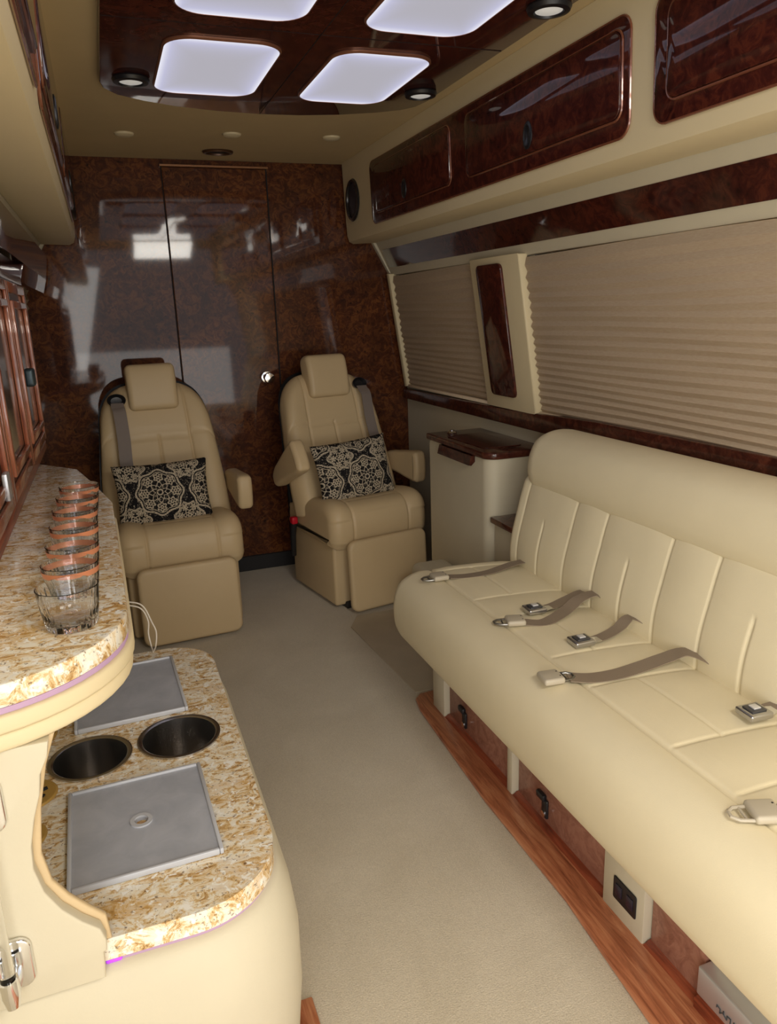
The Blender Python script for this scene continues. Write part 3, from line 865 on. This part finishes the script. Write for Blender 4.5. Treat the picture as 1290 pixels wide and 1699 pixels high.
belt('nearest belt with a grey adjuster and pale metal ring, cut by the right photo edge', [(0.895, 0.730, S2+.004), (0.96, 0.712, S2), (1.04, 0.715, S2), (1.12, 0.72, S2+0.01), (1.19, 0.70, S2-0.02)], 0.046, 'tongue_light', BG, (-1, 0.35, 0), (0.862, 0.742))

# ------------------------------------------------------------------ side cabinet between sofa and right captain chair
root = thing('side_cabinet', 'cream side cabinet with dark burl top against the right wall', 'cabinet', (1.30, 2.5, 0.0))
def plan(x0, x1, y0, y1, r, cs): return rrect(x0, x1, y0, y1, r, 8, cs)
bm = B(); prism(bm, [(x, y, 0.0) for x, y in plan(1.19, 1.4295, 2.262, 2.775, 0.045, (0, 0.2, 1, 0))], (0, 0, 0.722)); obj('body', bm, VINYL, root)
bm = B(); prism(bm, [(x, y, 0.7225) for x, y in plan(1.180, 1.4295, 2.25, 2.785, 0.05, (0, 0.2, 1, 0))], (0, 0, 0.024), 0.006, 3); obj('burl_top', bm, BURL_D, root)
bm = B(); prism(bm, [(x, y, 0.7468) for x, y in plan(1.215, 1.37, 2.34, 2.66, 0.02, (1, 1, 1, 1))], (0, 0, 0.003), 0.001, 1); obj('lid', bm, BURL_D, root)
bm = B(); prism(bm, [(1.189, 2.36, 0.7220), (1.174, 2.36, 0.7220), (1.172, 2.375, 0.685), (1.182, 2.375, 0.683), (1.189, 2.36, 0.70)], (0, 0.28, 0), 0.002, 1); obj('pull_lip', bm, BURL_D, root)
bm = B(); lathe(bm, [(0.0, 0.0), (0.020, 0), (0.021, 0.004), (0.017, 0.008), (0.012, 0.010), (0.010, 0.014), (0, 0.016)], (1.265, 2.715, 0.7466), 24); obj('latch', bm, CHROME, root)
root = thing('step_shelf', 'low cream step with burl top tucked between sofa back and side cabinet', 'shelf', (1.30, 2.16, 0.0))
bm = B(); box(bm, 1.212, 1.4295, 2.075, 2.258, 0.0, 0.500, 0.003); obj('body', bm, VINYL, root)
bm = B(); box(bm, 1.195, 1.4295, 2.072, 2.2598, 0.5004, 0.522, 0.004, 2); obj('burl_top', bm, BURL_D, root)

# ------------------------------------------------------------------ captain chairs (own space: front is -Y, origin on the floor)
def chair(label, loc, rz, belt_side, arm_l, arm_r):
    """belt_side: -1 viewer's left, 1 viewer's right; arms: tilt in degrees or None"""
    r = thing('captain_chair', label, 'chair', loc, rz, group='captain chairs')
    K = dict(world=False)
    bm = B(); box(bm, -0.215, 0.215, -0.20, 0.22, 0.015, 0.285, 0.014, 3); obj('base_skirt', bm, LEATHER2, r, **K)
    bm = B(); box(bm, -0.17, 0.17, -0.215, 0.18, 0.0005, 0.03, 0.004); obj('floor_plinth', bm, BLACK, r, **K)
    # seat
    sp = [(0.20, 0.285), (0.0, 0.272), (-0.20, 0.270), (-0.236, 0.285), (-0.248, 0.33), (-0.246, 0.385), (-0.228, 0.432), (-0.19, 0.457), (-0.13, 0.462), (-0.04, 0.450), (0.06, 0.436), (0.16, 0.43), (0.20, 0.40), (0.215, 0.34)]
    def sd(a, p, q):
        if q < 0.30: return 0
        d = 0.0
        if q > 0.33 or p < -0.2:
            d += 0.005*g(abs(a)-0.135, 0.005)
            if abs(a) > 0.135: d -= 0.010*(1-g(abs(a)-0.135, 0.025))*(1 if q > 0.4 else 0.3)
            if q > 0.42 and abs(a) < 0.135: d += 0.003*g(p+0.165, 0.005) + 0.002*g(a, 0.1)
        return d
    bm = B(); cushion(bm, sp, dense(-0.238, 0.238, 0.02, [-0.135, 0.135]), 0.05, lambda a, p, q: (a, p, q), sd, n=10)
    obj('seat', bm, LEATHER2, r, world=False, angle=80)
    # foot rest
    bm = B()
    prism(bm, [(x, -0.262, z) for x, z in rrect(-0.190, 0.190, 0.012, 0.318, 0.035, 8)], (0, -0.036, 0), 0.015, 5)
    bmesh.ops.transform(bm, matrix=rot('X', -3.0, (0, -0.26, 0.30)), verts=bm.verts)
    obj('foot_rest', bm, LEATHER2, r, world=False, angle=60)
    # back: side profile (depth p, height q 0..1) swept across; rounded shoulders
    def zt(a):   # top height
        u = min(1, abs(a)/0.232); return 0.965 - 0.26*max(0, 1-(1-u**3.6)**(1/2.6))
    def wid(q): return 1.10 - 0.10*max(0, q)**1.2 + 0.03*math.sin(PI*min(1, max(0, q)))
    def mapb(a, p, q):
        z = 0.375 + q*(zt(a)-0.375)
        lean = 0.02 + 0.34*(z-0.40)
        return (a*wid(q), p + lean, z)
    bp = [(0.11, 0.0), (0.02, -0.01), (-0.010, 0.05), (-0.008, 0.2), (0.0, 0.4), (0.006, 0.6), (0.004, 0.8), (0.008, 0.90), (0.022, 0.965), (0.055, 1.0), (0.09, 0.975), (0.10, 0.90), (0.11, 0.6), (0.12, 0.3)]
    def bd(a, p, q):
        if p > 0.05: return 0
        aa = abs(a)
        d = 0.006*g(aa-0.120, 0.0045)
        if aa > 0.12: 
            d -= 0.026*math.sin(min(1, (aa-0.12)/0.07)*PI/2)*(0.35+0.65*max(0, 1-q))
            d += 0.008*g(q-(0.66+0.9*(aa-0.12)), 0.010)*(1 if aa > 0.125 else 0)
        else:
            d += 0.009*g(q-0.64, 0.010)
            d += 0.003*g(q-0.68, 0.02)
            if q < 0.64: d += 0.007*g(a, 0.005)
        # p and q are scaled differently: displacement acts mostly on depth here
        return d
    bm = B()
    # custom sweep so that the push acts in depth only
    P = catmull([(p, q, 0) for p, q in bp], 12, closed=True)
    st = dense(-0.232, 0.232, 0.012, [-0.12, 0, 0.12])
    rings = []
    for a in st:
        d_end = 0.232-abs(a)
        er = 0.055
        ins = er - math.sqrt(max(0, er*er-(er-min(er, d_end))**2))
        ring = []
        for v in P:
            p = v.x; q = v.y
            cp = 0.055
            pin = p + (cp-p)*min(0.97, ins/0.062)
            pin += bd(a, p, q)*(1-min(1, ins/0.055)) if p < 0.05 else 0
            ring.append(bm.verts.new(mapb(a, pin, q)))
        rings.append(ring)
    m = len(P)
    for r0, r1 in zip(rings, rings[1:]):
        for i in range(m): bm.faces.new((r0[i], r0[(i+1) % m], r1[(i+1) % m], r1[i]))
    bm.faces.new(rings[0]); bm.faces.new(list(reversed(rings[-1])))
    obj('backrest', bm, LEATHER2, r, world=False, angle=75)
    # thin black plate behind the back, drawing its shadow line as an outline
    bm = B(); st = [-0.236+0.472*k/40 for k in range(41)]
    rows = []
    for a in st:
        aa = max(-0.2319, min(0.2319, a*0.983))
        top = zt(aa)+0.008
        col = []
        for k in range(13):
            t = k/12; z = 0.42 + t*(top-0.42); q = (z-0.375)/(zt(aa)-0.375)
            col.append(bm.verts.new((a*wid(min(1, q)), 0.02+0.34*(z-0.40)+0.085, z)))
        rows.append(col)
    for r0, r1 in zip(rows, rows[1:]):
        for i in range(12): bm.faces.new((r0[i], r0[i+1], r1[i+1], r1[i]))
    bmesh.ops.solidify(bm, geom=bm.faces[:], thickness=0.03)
    obj('back_shadow_plate', bm, BLACK, r, world=False)
    # headrest
    M = Matrix.Translation((-0.002, 0.205, 0.955)) @ Matrix.Rotation(math.radians(-13), 4, 'X')
    bm = B()
    hp = [(0.052, -0.05), (0.040, -0.088), (-0.005, -0.098), (-0.028, -0.088), (-0.036, -0.05), (-0.038, 0.02), (-0.032, 0.072), (-0.012, 0.092), (0.03, 0.094), (0.052, 0.078), (0.058, 0.04)]
    cushion(bm, hp, dense(-0.100, 0.100, 0.02), 0.022, lambda a, p, q: tuple(M @ Vector((a, p, q))), None, n=6)
    obj('headrest', bm, LEATHER2, r, world=False, angle=70)
    for xx in (-0.04, 0.04):
        bm = B(); tube(bm, [(xx, 0.245, 0.90), (xx, 0.255, 0.97)], 0.006, 10); obj('headrest_post', bm, CHROME, r, world=False)
    # belt slot and webbing down the back
    bx = 0.150*belt_side
    def onback(x, z): return (x, 0.02+0.34*(z-0.40)-0.025, z)
    M2 = Matrix.Translation((bx, 0.02+0.34*(0.905-0.40)-0.004, 0.905)) @ Matrix.Rotation(math.radians(90-18), 4, 'X')
    bm = B(); lathe(bm, [(0.0, 0.0), (0.030, 0.0), (0.034, 0.012), (0.037, 0.020), (0.034, 0.024), (0.028, 0.018), (0.022, 0.008), (0.0, 0.006)], n=28, M=M2 @ Matrix.Diagonal((1, 0.72, 1, 1)))
    obj('belt_guide', bm, BLACK, r, world=False)
    nr = (0, -0.95, 0.32)
    pts = [((bx, 0.155, 0.90), nr), ((bx, 0.140, 0.885), nr), ((bx+0.003, 0.118, 0.86), nr), ((bx+0.004*belt_side*-1, 0.080, 0.76), nr), ((bx, 0.045, 0.66), nr), ((bx-0.01*belt_side, 0.012, 0.56), nr), ((bx-0.02*belt_side, -0.012, 0.47), nr)]
    bm = B(); ribbon(bm, pts, 0.050, 0.0016, n=6); obj('belt_webbing', bm, BELTG, r, world=False)
    # buckle stalk on the inner side
    ix = -0.262*belt_side
    bm = B(); tube(bm, [(ix*0.96, 0.13, 0.17), (ix, 0.10, 0.27), (ix, 0.085, 0.335)], [0.012, 0.013, 0.016], 10); obj('buckle_stalk', bm, BLACK, r, world=False)
    bm = B(); box(bm, ix-0.014, ix+0.014, 0.066, 0.098, 0.330, 0.362, 0.006, 3); obj('buckle_button', bm, RED, r, world=False, label='red release button')
    # arms
    for side, tilt in ((-1, arm_l), (1, arm_r)):
        if tilt is None: continue
        ax = side*0.284
        piv = Vector((ax, 0.13, 0.545))
        M = Matrix.Translation(piv) @ Matrix.Rotation(math.radians(-tilt), 4, 'X')
        # side profile of the arm: deep at the front, rounded nose
        ap = [(0.03, -0.040), (-0.08, -0.052), (-0.17, -0.066), (-0.228, -0.072), (-0.252, -0.060), (-0.258, 0.0), (-0.250, 0.055), (-0.225, 0.070), (-0.15, 0.062), (-0.06, 0.05), (0.0, 0.04), (0.04, 0.01)]
        bm = B(); cushion(bm, ap, dense(-0.031, 0.031, 0.01), 0.020, lambda a, p, q: tuple(M @ Vector((a, p, q))), None, n=6)
        obj('armrest', bm, LEATHER2, r, world=False, angle=70)
        bm = B(); tube(bm, [(side*0.225, 0.125, 0.54), (side*0.25, 0.125, 0.54)], 0.02, 16); obj('arm_pivot', bm, BLACK, r, world=False)
    return r
CL = (0.185, 3.125, 0.0); CLR = math.radians(3.5)
CR = (0.972, 3.135, 0.0); CRR = math.radians(11)
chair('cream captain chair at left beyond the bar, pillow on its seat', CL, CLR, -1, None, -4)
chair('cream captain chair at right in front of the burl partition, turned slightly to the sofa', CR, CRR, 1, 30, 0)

# pillows
def pillow(label, M, w=0.352, h=0.245, th=0.052, uoff=(0, 0)):
    bm = B(); uvl = bm.loops.layers.uv.new('UVMap')
    nu, nv = 40, 30
    def P(i, j, s):
        u = -1+2*i/nu; v = -1+2*j/nv
        t = th*((1-abs(u)**2.6)**0.55)*((1-abs(v)**2.6)**0.55)
        pin = 1 + 0.045*(u*u*v*v) - 0.02*(1-u*u) * (abs(v)**3) - 0.02*(1-v*v)*(abs(u)**3)
        wr = 0.0016*math.sin(9*u+4*v)*math.sin(7*v-3*u)
        return Vector((u*w/2*pin, -s*(t+wr*(1-u**4)*(1-v**4)), v*h/2*pin)), (u*w/2+uoff[0], v*h/2+uoff[1])
    for s in (1, -1):
        G = [[None]*(nv+1) for _ in range(nu+1)]
        for i in range(nu+1):
            for j in range(nv+1):
                p, uv = P(i, j, s); G[i][j] = (bm.verts.new(M @ p), uv)
        for i in range(nu):
            for j in range(nv):
                q = [G[i][j], G[i+1][j], G[i+1][j+1], G[i][j+1]]
                fc = bm.faces.new([k[0] for k in q])
                for lp, k in zip(fc.loops, q): lp[uvl].uv = k[1]
    bmesh.ops.remove_doubles(bm, verts=bm.verts, dist=1e-5)
    return tag(obj('throw_pillow', bm, MEDAL, None, angle=120), label, 'pillow', 'medallion pillows')
pillow('black and cream medallion pillow on the left captain chair', Matrix.Translation((0.156, 3.045, 0.556)) @ Matrix.Rotation(CLR, 4, 'Z') @ Matrix.Rotation(math.radians(-16), 4, 'X') @ Matrix.Rotation(math.radians(0), 4, 'Y'), uoff=(0.1025+0.018, 0.1025-0.005))
pillow('black and cream medallion pillow tilted on the right captain chair', Matrix.Translation((0.955, 3.055, 0.568)) @ Matrix.Rotation(CRR, 4, 'Z') @ Matrix.Rotation(math.radians(-16), 4, 'X') @ Matrix.Rotation(math.radians(-3), 4, 'Y'), w=0.352, h=0.255, uoff=(0.1025-0.03, 0.1025+0.04))

# ------------------------------------------------------------------ lower console with cup holders
root = thing('console', 'low cream console with rounded ends and granite top under the bar', 'console', (-0.10, 1.30, 0.0))
KZ = 0.472
def outl(off, n=8, r=0.11):
    pts = []
    x0, x1, y0, y1 = -0.34, 0.152+off, 0.868-off, 1.735+off
    for (cx, cy, a0, rr) in ((x1, y1, 0, r+off), (x1, y0, 270, r+0.02+off)):
        pass
    R1 = r+off; R2 = r+0.02+off
    pts.append((x0, y0))
    for i in range(n+1):
        a = math.radians(270+90*i/n); pts.append((x1-R2+R2*math.cos(a), y0+R2+R2*math.sin(a)))
    for i in range(n+1):
        a = math.radians(90*i/n); pts.append((x1-R1+R1*math.cos(a), y1-R1+R1*math.sin(a)))
    pts.append((x0, y1))
    return pts
levels = [(0.002, 0.0), (0.03, 0.006), (0.12, 0.018), (0.22, 0.028), (0.32, 0.029), (0.39, 0.021), (0.42, 0.010), (0.4315, 0.001), (0.4321, -0.014)]
bm = B(); rings = []
for z, off in [(a, b2) for a, b2 in levels]:
    rings.append([bm.verts.new((x, y, z)) for x, y in outl(off, 12)])
n = len(rings[0])
for a, c in zip(rings, rings[1:]):
    for i in range(n): bm.faces.new((a[i], a[(i+1) % n], c[(i+1) % n], c[i]))
bm.faces.new(list(reversed(rings[0])))     # open at the top: the cups hang inside
obj('body', bm, VINYL, root, angle=50)
bm = B(); prism(bm, [(x, y, 0.4325) for x, y in outl(-0.003, 12)][:], (0, 0, 0.007)) if False else None
# light strip as a thin band round the edge
def band(bm, off_out, off_in, z0, z1, ofn, n=12):
    A = ofn(off_out, n); Bq = ofn(off_in, n)
    ra = [[bm.verts.new((x, y, z)) for x, y in pl] for pl, z in ((A, z0), (A, z1), (Bq, z1), (Bq, z0))]
    m = len(A)
    for p, q in zip(ra, ra[1:]+ra[:1]):
        for i in range(m): bm.faces.new((p[i], p[(i+1) % m], q[(i+1) % m], q[i]))
if bm: bm.free()
bm = B(); band(bm, -0.004, -0.016, 0.4322, 0.4395, outl); obj('light_strip', bm, PURPLE, root, label='thin purple glowing strip')
bm = B(); box(bm, -0.092, -0.072, 0.8685, 0.874, 0.4330, 0.4385, 0.002); obj('light_tip', bm, PURPLE2, root, label='bright violet end of the light strip')
# granite slab with two round cut-outs
CUPS = [(-0.110, 1.312, 0.068), (0.046, 1.322, 0.0715)]
bm = B()
def slabholes(bm, outline, z0, z1, holes, nh=40):
    loops = [outline] + [[(cx+rr*math.cos(-2*PI*k/nh), cy+rr*math.sin(-2*PI*k/nh)) for k in range(nh)] for cx, cy, rr in holes]
    for z in (z0, z1):
        es = []
        vs_all = []
        for lp in loops:
            vs = [bm.verts.new((x, y, z)) for x, y in lp]; vs_all.append(vs)
            es += [bm.edges.new((vs[i], vs[(i+1) % len(vs)])) for i in range(len(vs))]
        bmesh.ops.triangle_fill(bm, use_beauty=True, use_dissolve=False, edges=es)
        if z == z0: low = vs_all
        else: high = vs_all
    for a, c in zip(low, high):
        m = len(a)
        for i in range(m): bm.faces.new((a[i], a[(i+1) % m], c[(i+1) % m], c[i]))
slabholes(bm, outl(0.0, 14), 0.4398, KZ, CUPS)
obj('granite_top', bm, GRANITE, root, angle=35)
for k, (cx, cy, rr) in enumerate(CUPS):
    bm = B()
    lathe(bm, [(rr+0.004, KZ+0.0005), (rr+0.004, KZ+0.0035), (rr-0.001, KZ+0.0045), (rr-0.005, KZ+0.002), (rr-0.006, KZ-0.01), (rr-0.009, 0.372), (0.0, 0.370), (0.0, 0.3685), (rr-0.008, 0.3685), (rr-0.001, KZ-0.01), (rr-0.001, KZ+0.0005), (rr+0.004, KZ+0.0005)], (cx, cy, 0), 48)
    obj('cup_holder', bm, STEEL, root, angle=50, label='round stainless steel cup well')
for k, (gx, gy) in enumerate([(-0.205, 1.232), (-0.215, 1.120), (-0.215, 1.43)]):
    bm = B(); lathe(bm, [(0.0, 0.0005), (0.030, 0.0005), (0.042, 0.0005), (0.045, 0.002), (0.042, 0.005), (0.030, 0.005), (0.0, 0.004)], (gx, gy, KZ), 32)
    o = obj('vent_grille', bm, GOLD, root, label='round gold pierced grille')
    bm = B()
    for q in range(8):
        a = 2*PI*q/8
        tube(bm, [(gx+0.012*math.cos(a), gy+0.012*math.sin(a), KZ+0.0046), (gx+0.029*math.cos(a+0.25), gy+0.029*math.sin(a+0.25), KZ+0.0052)], 0.0036, 8)
    obj('grille_slot', bm, DARKGAP, o)
# frosted acrylic tray covers
def tray(label, x0, x1, y0, y1, rz, hole):
    cx, cy = (x0+x1)/2, (y0+y1)/2
    r = thing('tray_cover', label, 'tray cover', (cx, cy, KZ+0.0005), math.radians(rz), group='frosted tray covers')
    w, d = (x1-x0)/2, (y1-y0)/2
    bm = B()
    if hole:
        slabholes(bm, [(-w, -d), (w, -d), (w, d), (-w, d)], 0.0, 0.006, [(0, 0, 0.010)])
    else:
        box(bm, -w, w, -d, d, 0, 0.006)
    obj('plate', bm, FROST, r, world=False, smooth=False)
    bm = B()
    for (a, b2, c, e) in ((-w-.006, -w, -d-.006, d+.006), (w, w+.006, -d-.006, d+.006), (-w, w, -d-.006, -d), (-w, w, d, d+.006)): box(bm, a, b2, c, e, 0, 0.010, 0.002)
    obj('raised_edge', bm, FROST2, r, world=False)
    if hole:
        bm = B(); lathe(bm, [(0.0105, 0.006), (0.017, 0.006), (0.017, 0.0085), (0.0105, 0.0085), (0.0105, 0.006)], (0, 0, 0), 28); obj('finger_hole_ring', bm, FROST2, r, world=False)
tray('frosted grey square cover with finger hole on the near console end', -0.134, 0.068, 0.971, 1.199, 1.5, True)
tray('frosted dark square cover on the far console end under the bar', -0.138, 0.062, 1.415, 1.660, 2, False)
bm = B()
tube(bm, catmull([(-0.10, 1.80, 0.60), (-0.03, 1.785, 0.588), (0.012, 1.775, 0.575), (0.030, 1.77, 0.53), (0.037, 1.765, 0.505), (0.032, 1.75, 0.478), (0.024, 1.72, 0.4755)], 8), 0.0018, 8)
tube(bm, catmull([(-0.10, 1.80, 0.590), (-0.03, 1.788, 0.578), (0.008, 1.778, 0.567), (0.022, 1.772, 0.535), (0.019, 1.765, 0.505), (0.022, 1.75, 0.478), (0.024, 1.72, 0.4755)], 8), 0.0018, 8)
tag(obj('charging_cord', bm, CORD), 'thin white looped cord hanging from the bar onto the console', 'cord')

# ------------------------------------------------------------------ bar counter
BZ = 0.857
root = thing('bar_counter', 'raised granite bar top with curved cream edge along the left wall', 'bar counter', (-0.19, 1.5, 0.44))
def baro(off, n=12):
    pts = [(-0.34, 0.828-off)]
    # near curved end sweeping to the long straight right edge, bevelled far end
    ell = []
    cx, cy, ax, ay = -0.21, 1.02, 0.198+off, 0.192+off
    for i in range(n+1):
        a = math.radians(270+90*i/n); ell.append((cx+ax*math.cos(a)**1.0 if i < n else cx+ax, cy+ay*math.sin(a)))
    ell = [(x if x > -0.34 else -0.34, y) for x, y in ell]
    pts += ell
    pts += [(-0.016+off, 1.35), (-0.021+off, 1.665+off*0.5), (-0.062+off, 1.90), (-0.102+off, 2.10+off), (-0.34, 2.42+off)]
    return pts
def extr(pts, z0, z1, bev=0.0, seg=2):
    b2 = B(); prism(b2, [(x, y, z0) for x, y in pts], (0, 0, z1-z0), bev, seg); return b2
obj('granite_top', extr(baro(0.0), 0.829, BZ, 0.003, 2), GRANITE, root, angle=35)
bm = B(); band(bm, -0.002, -0.014, 0.8218, 0.8287, baro); obj('light_strip', bm, PURPLE, root, label='thin purple glowing strip')
obj('edge_band', extr(baro(0.004), 0.800, 0.8215, 0.004, 2), TRIMC, root, angle=50)
obj('under_band', extr(baro(0.0), 0.776, 0.7998, 0.008, 3), TRIMC, root, angle=50)
# curved end panel that stands on the console
pp = [(-0.40, 0.775), (-0.112, 0.775), (-0.116, 0.755), (-0.126, 0.735), (-0.130, 0.71), (-0.140, 0.68), (-0.148, 0.645), (-0.150, 0.615), (-0.143, 0.58), (-0.128, 0.55), (-0.108, 0.525), (-0.090, 0.508), (-0.085, 0.49), (-0.086, 0.474), (-0.090, 0.4735), (-0.092, 0.435), (-0.40, 0.430)]
pp = [(-0.34 if x < -0.34 else x, z) for x, z in pp]
up = [p for p in pp if p[1] >= 0.4735]
bm = B(); prism(bm, [(x, 0.846, z) for x, z in pp], (0, 0.018, 0), 0.004, 3)
obj('end_panel', bm, VINYL, root, angle=45)
bm = B(); prism(bm, [(x, 0.8645, z) for x, z in [(-0.34, 0.775), (-0.106, 0.775), (-0.121, 0.735), (-0.134, 0.68), (-0.142, 0.62), (-0.136, 0.58), (-0.120, 0.552), (-0.100, 0.528), (-0.083, 0.510), (-0.080, 0.474), (-0.34, 0.474)]], (0, 0.010, 0), 0.003, 2)
obj('panel_backing', bm, LEATHER2, root, angle=45)
# grab handle
hx = -0.188
bm = B(); tube(bm, [(hx-0.002, 0.812, 0.505), (hx-0.002, 0.812, 0.705)], 0.0085, 20)
h = obj('grab_handle', bm, ACRYL, root, label='clear acrylic grab bar with chrome ends')
for zc in (0.498, 0.712):
    bm = B(); prism(bm, [(x, 0.8455, z) for x, z in rrect(hx-0.016, hx+0.022, zc-0.034, zc+0.034, 0.014, 6)], (0, -0.008, 0), 0.003, 3)
    obj('mounting_plate', bm, CHROME, h)
for za, zb, zm in ((0.468, 0.505, 0.478), (0.742, 0.705, 0.732)):
    bm = B()
    tube(bm, [(hx-0.002, 0.812, za), (hx-0.002, 0.812, (za+zb)/2), (hx-0.002, 0.812, zb)], [0.008, 0.0115, 0.0110], 20)
    tube(bm, [(hx-0.002, 0.812, zm), (hx, 0.84, zm)], 0.008, 16)
    obj('chrome_end', bm, CHROME, h)

# ------------------------------------------------------------------ glasses
def glass(label, x, y, band_=True):
    r = thing('whisky_glass', label, 'glass', (x, y, BZ+0.0005), group='row of glasses on the bar')
    prof = [(0.0, 0.0), (0.028, 0.0), (0.0305, 0.002), (0.032, 0.012), (0.0345, 0.030), (0.0375, 0.052), (0.0378, 0.054), (0.0368, 0.0545), (0.0360, 0.052), (0.0328, 0.030), (0.0300, 0.012), (0.026, 0.009), (0.0, 0.0085)]
    bm = B(); lathe(bm, prof, (x, y, BZ+0.0005), 72, rfun=(lambda a, z: 1 + (0.022*math.cos(24*a) if z < 0.034 else 0)))
    obj('glass_body', bm, GLASS, r, angle=60)
    if band_:
        bm = B(); lathe(bm, [(0.0362, 0.0400), (0.0366, 0.0400), (0.0379, 0.0482), (0.0375, 0.0482), (0.0362, 0.0400)], (x, y, BZ+0.0005), 56)
        obj('copper_band', bm, COPPER, r)
GY = [(0.978, -0.079, False, 'clear cut glass at the near end of the row, without copper band'),
      (1.078, -0.079, True, 'copper banded glass right behind the plain near one'),
      (1.175, -0.079, True, 'copper banded glass, third from the near end of the row'),
      (1.289, -0.080, True, 'copper banded glass in the middle of the row'),
      (1.405, -0.082, True, 'copper banded glass, third from the far end of the row'),
      (1.510, -0.081, True, 'copper banded glass, second from the far end of the row'),
      (1.610, -0.080, True, 'copper banded glass at the far end of the row')]
for y, x, bd_, lab in GY: glass(lab, x, y, bd_)

# ------------------------------------------------------------------ cabinet standing on the bar
root = thing('bar_cabinet', 'dark burl wall cabinet with framed doors standing on the bar', 'cabinet', (-0.28, 1.9, BZ))
FX = -0.200
bm = B(); box(bm, -0.265, FX-0.012, 1.22, 2.50, BZ+0.0005, 1.37, 0.002); obj('carcass', bm, BURL_D, root)
bm = B(); box(bm, -0.26, FX, 1.20, 2.515, 1.335, 1.395, 0.004); obj('cornice', bm, BURL_R, root)
bm = B(); box(bm, -0.335, FX+0.002, 1.22, 2.50, BZ+0.0006, 0.885, 0.004); obj('plinth', bm, OAKD, root)
MIRR = simple('smoked_door_glass', (0.22, 0.17, 0.13), 0.08, 0.6)
def cabdoor(y0, y1, ajar=0.0):
    z0, z1 = 0.890, 1.330
    M = rot('Z', ajar, (FX-0.01, y1, 0))
    bm = B(); box(bm, FX-0.010, FX-0.002, y0+0.02, y1-0.02, z0+0.02, z1-0.02, 0, M=M); d = obj('cabinet_door', bm, MIRR, root, smooth=False)
    bm = B()
    for k, (iy, w, xo) in enumerate(((0.0, 0.026, 0.006), (0.045, 0.018, 0.010))):
        ya, yb, za, zb = y0+iy, y1-iy, z0+iy, z1-iy
        for (a, b2, c, e) in ((ya, ya+w, za, zb), (yb-w, yb, za, zb), (ya+w, yb-w, za, za+w), (ya+w, yb-w, zb-w, zb)):
            box(bm, FX-0.002, FX+xo, a, b2, c, e, 0.003, 2, M)
    obj('door_frame', bm, EDGEW, d)
    return d, M
d1, M1 = cabdoor(1.235, 1.575, 0)
d2, M2_ = cabdoor(1.585, 2.02)
d3, M3 = cabdoor(2.03, 2.49)
bm = B(); box(bm, FX+0.006, FX+0.030, 2.10, 2.15, 1.075, 1.120, 0.007, 3); obj('latch', bm, TEAL, d3, label='dark blue grey latch')
bm = B(); box(bm, FX+0.004, FX+0.014, 1.455, 1.490, 0.925, 0.975, 0.003, 2); obj('hinge', bm, SILVER, d1, label='silver hinge')
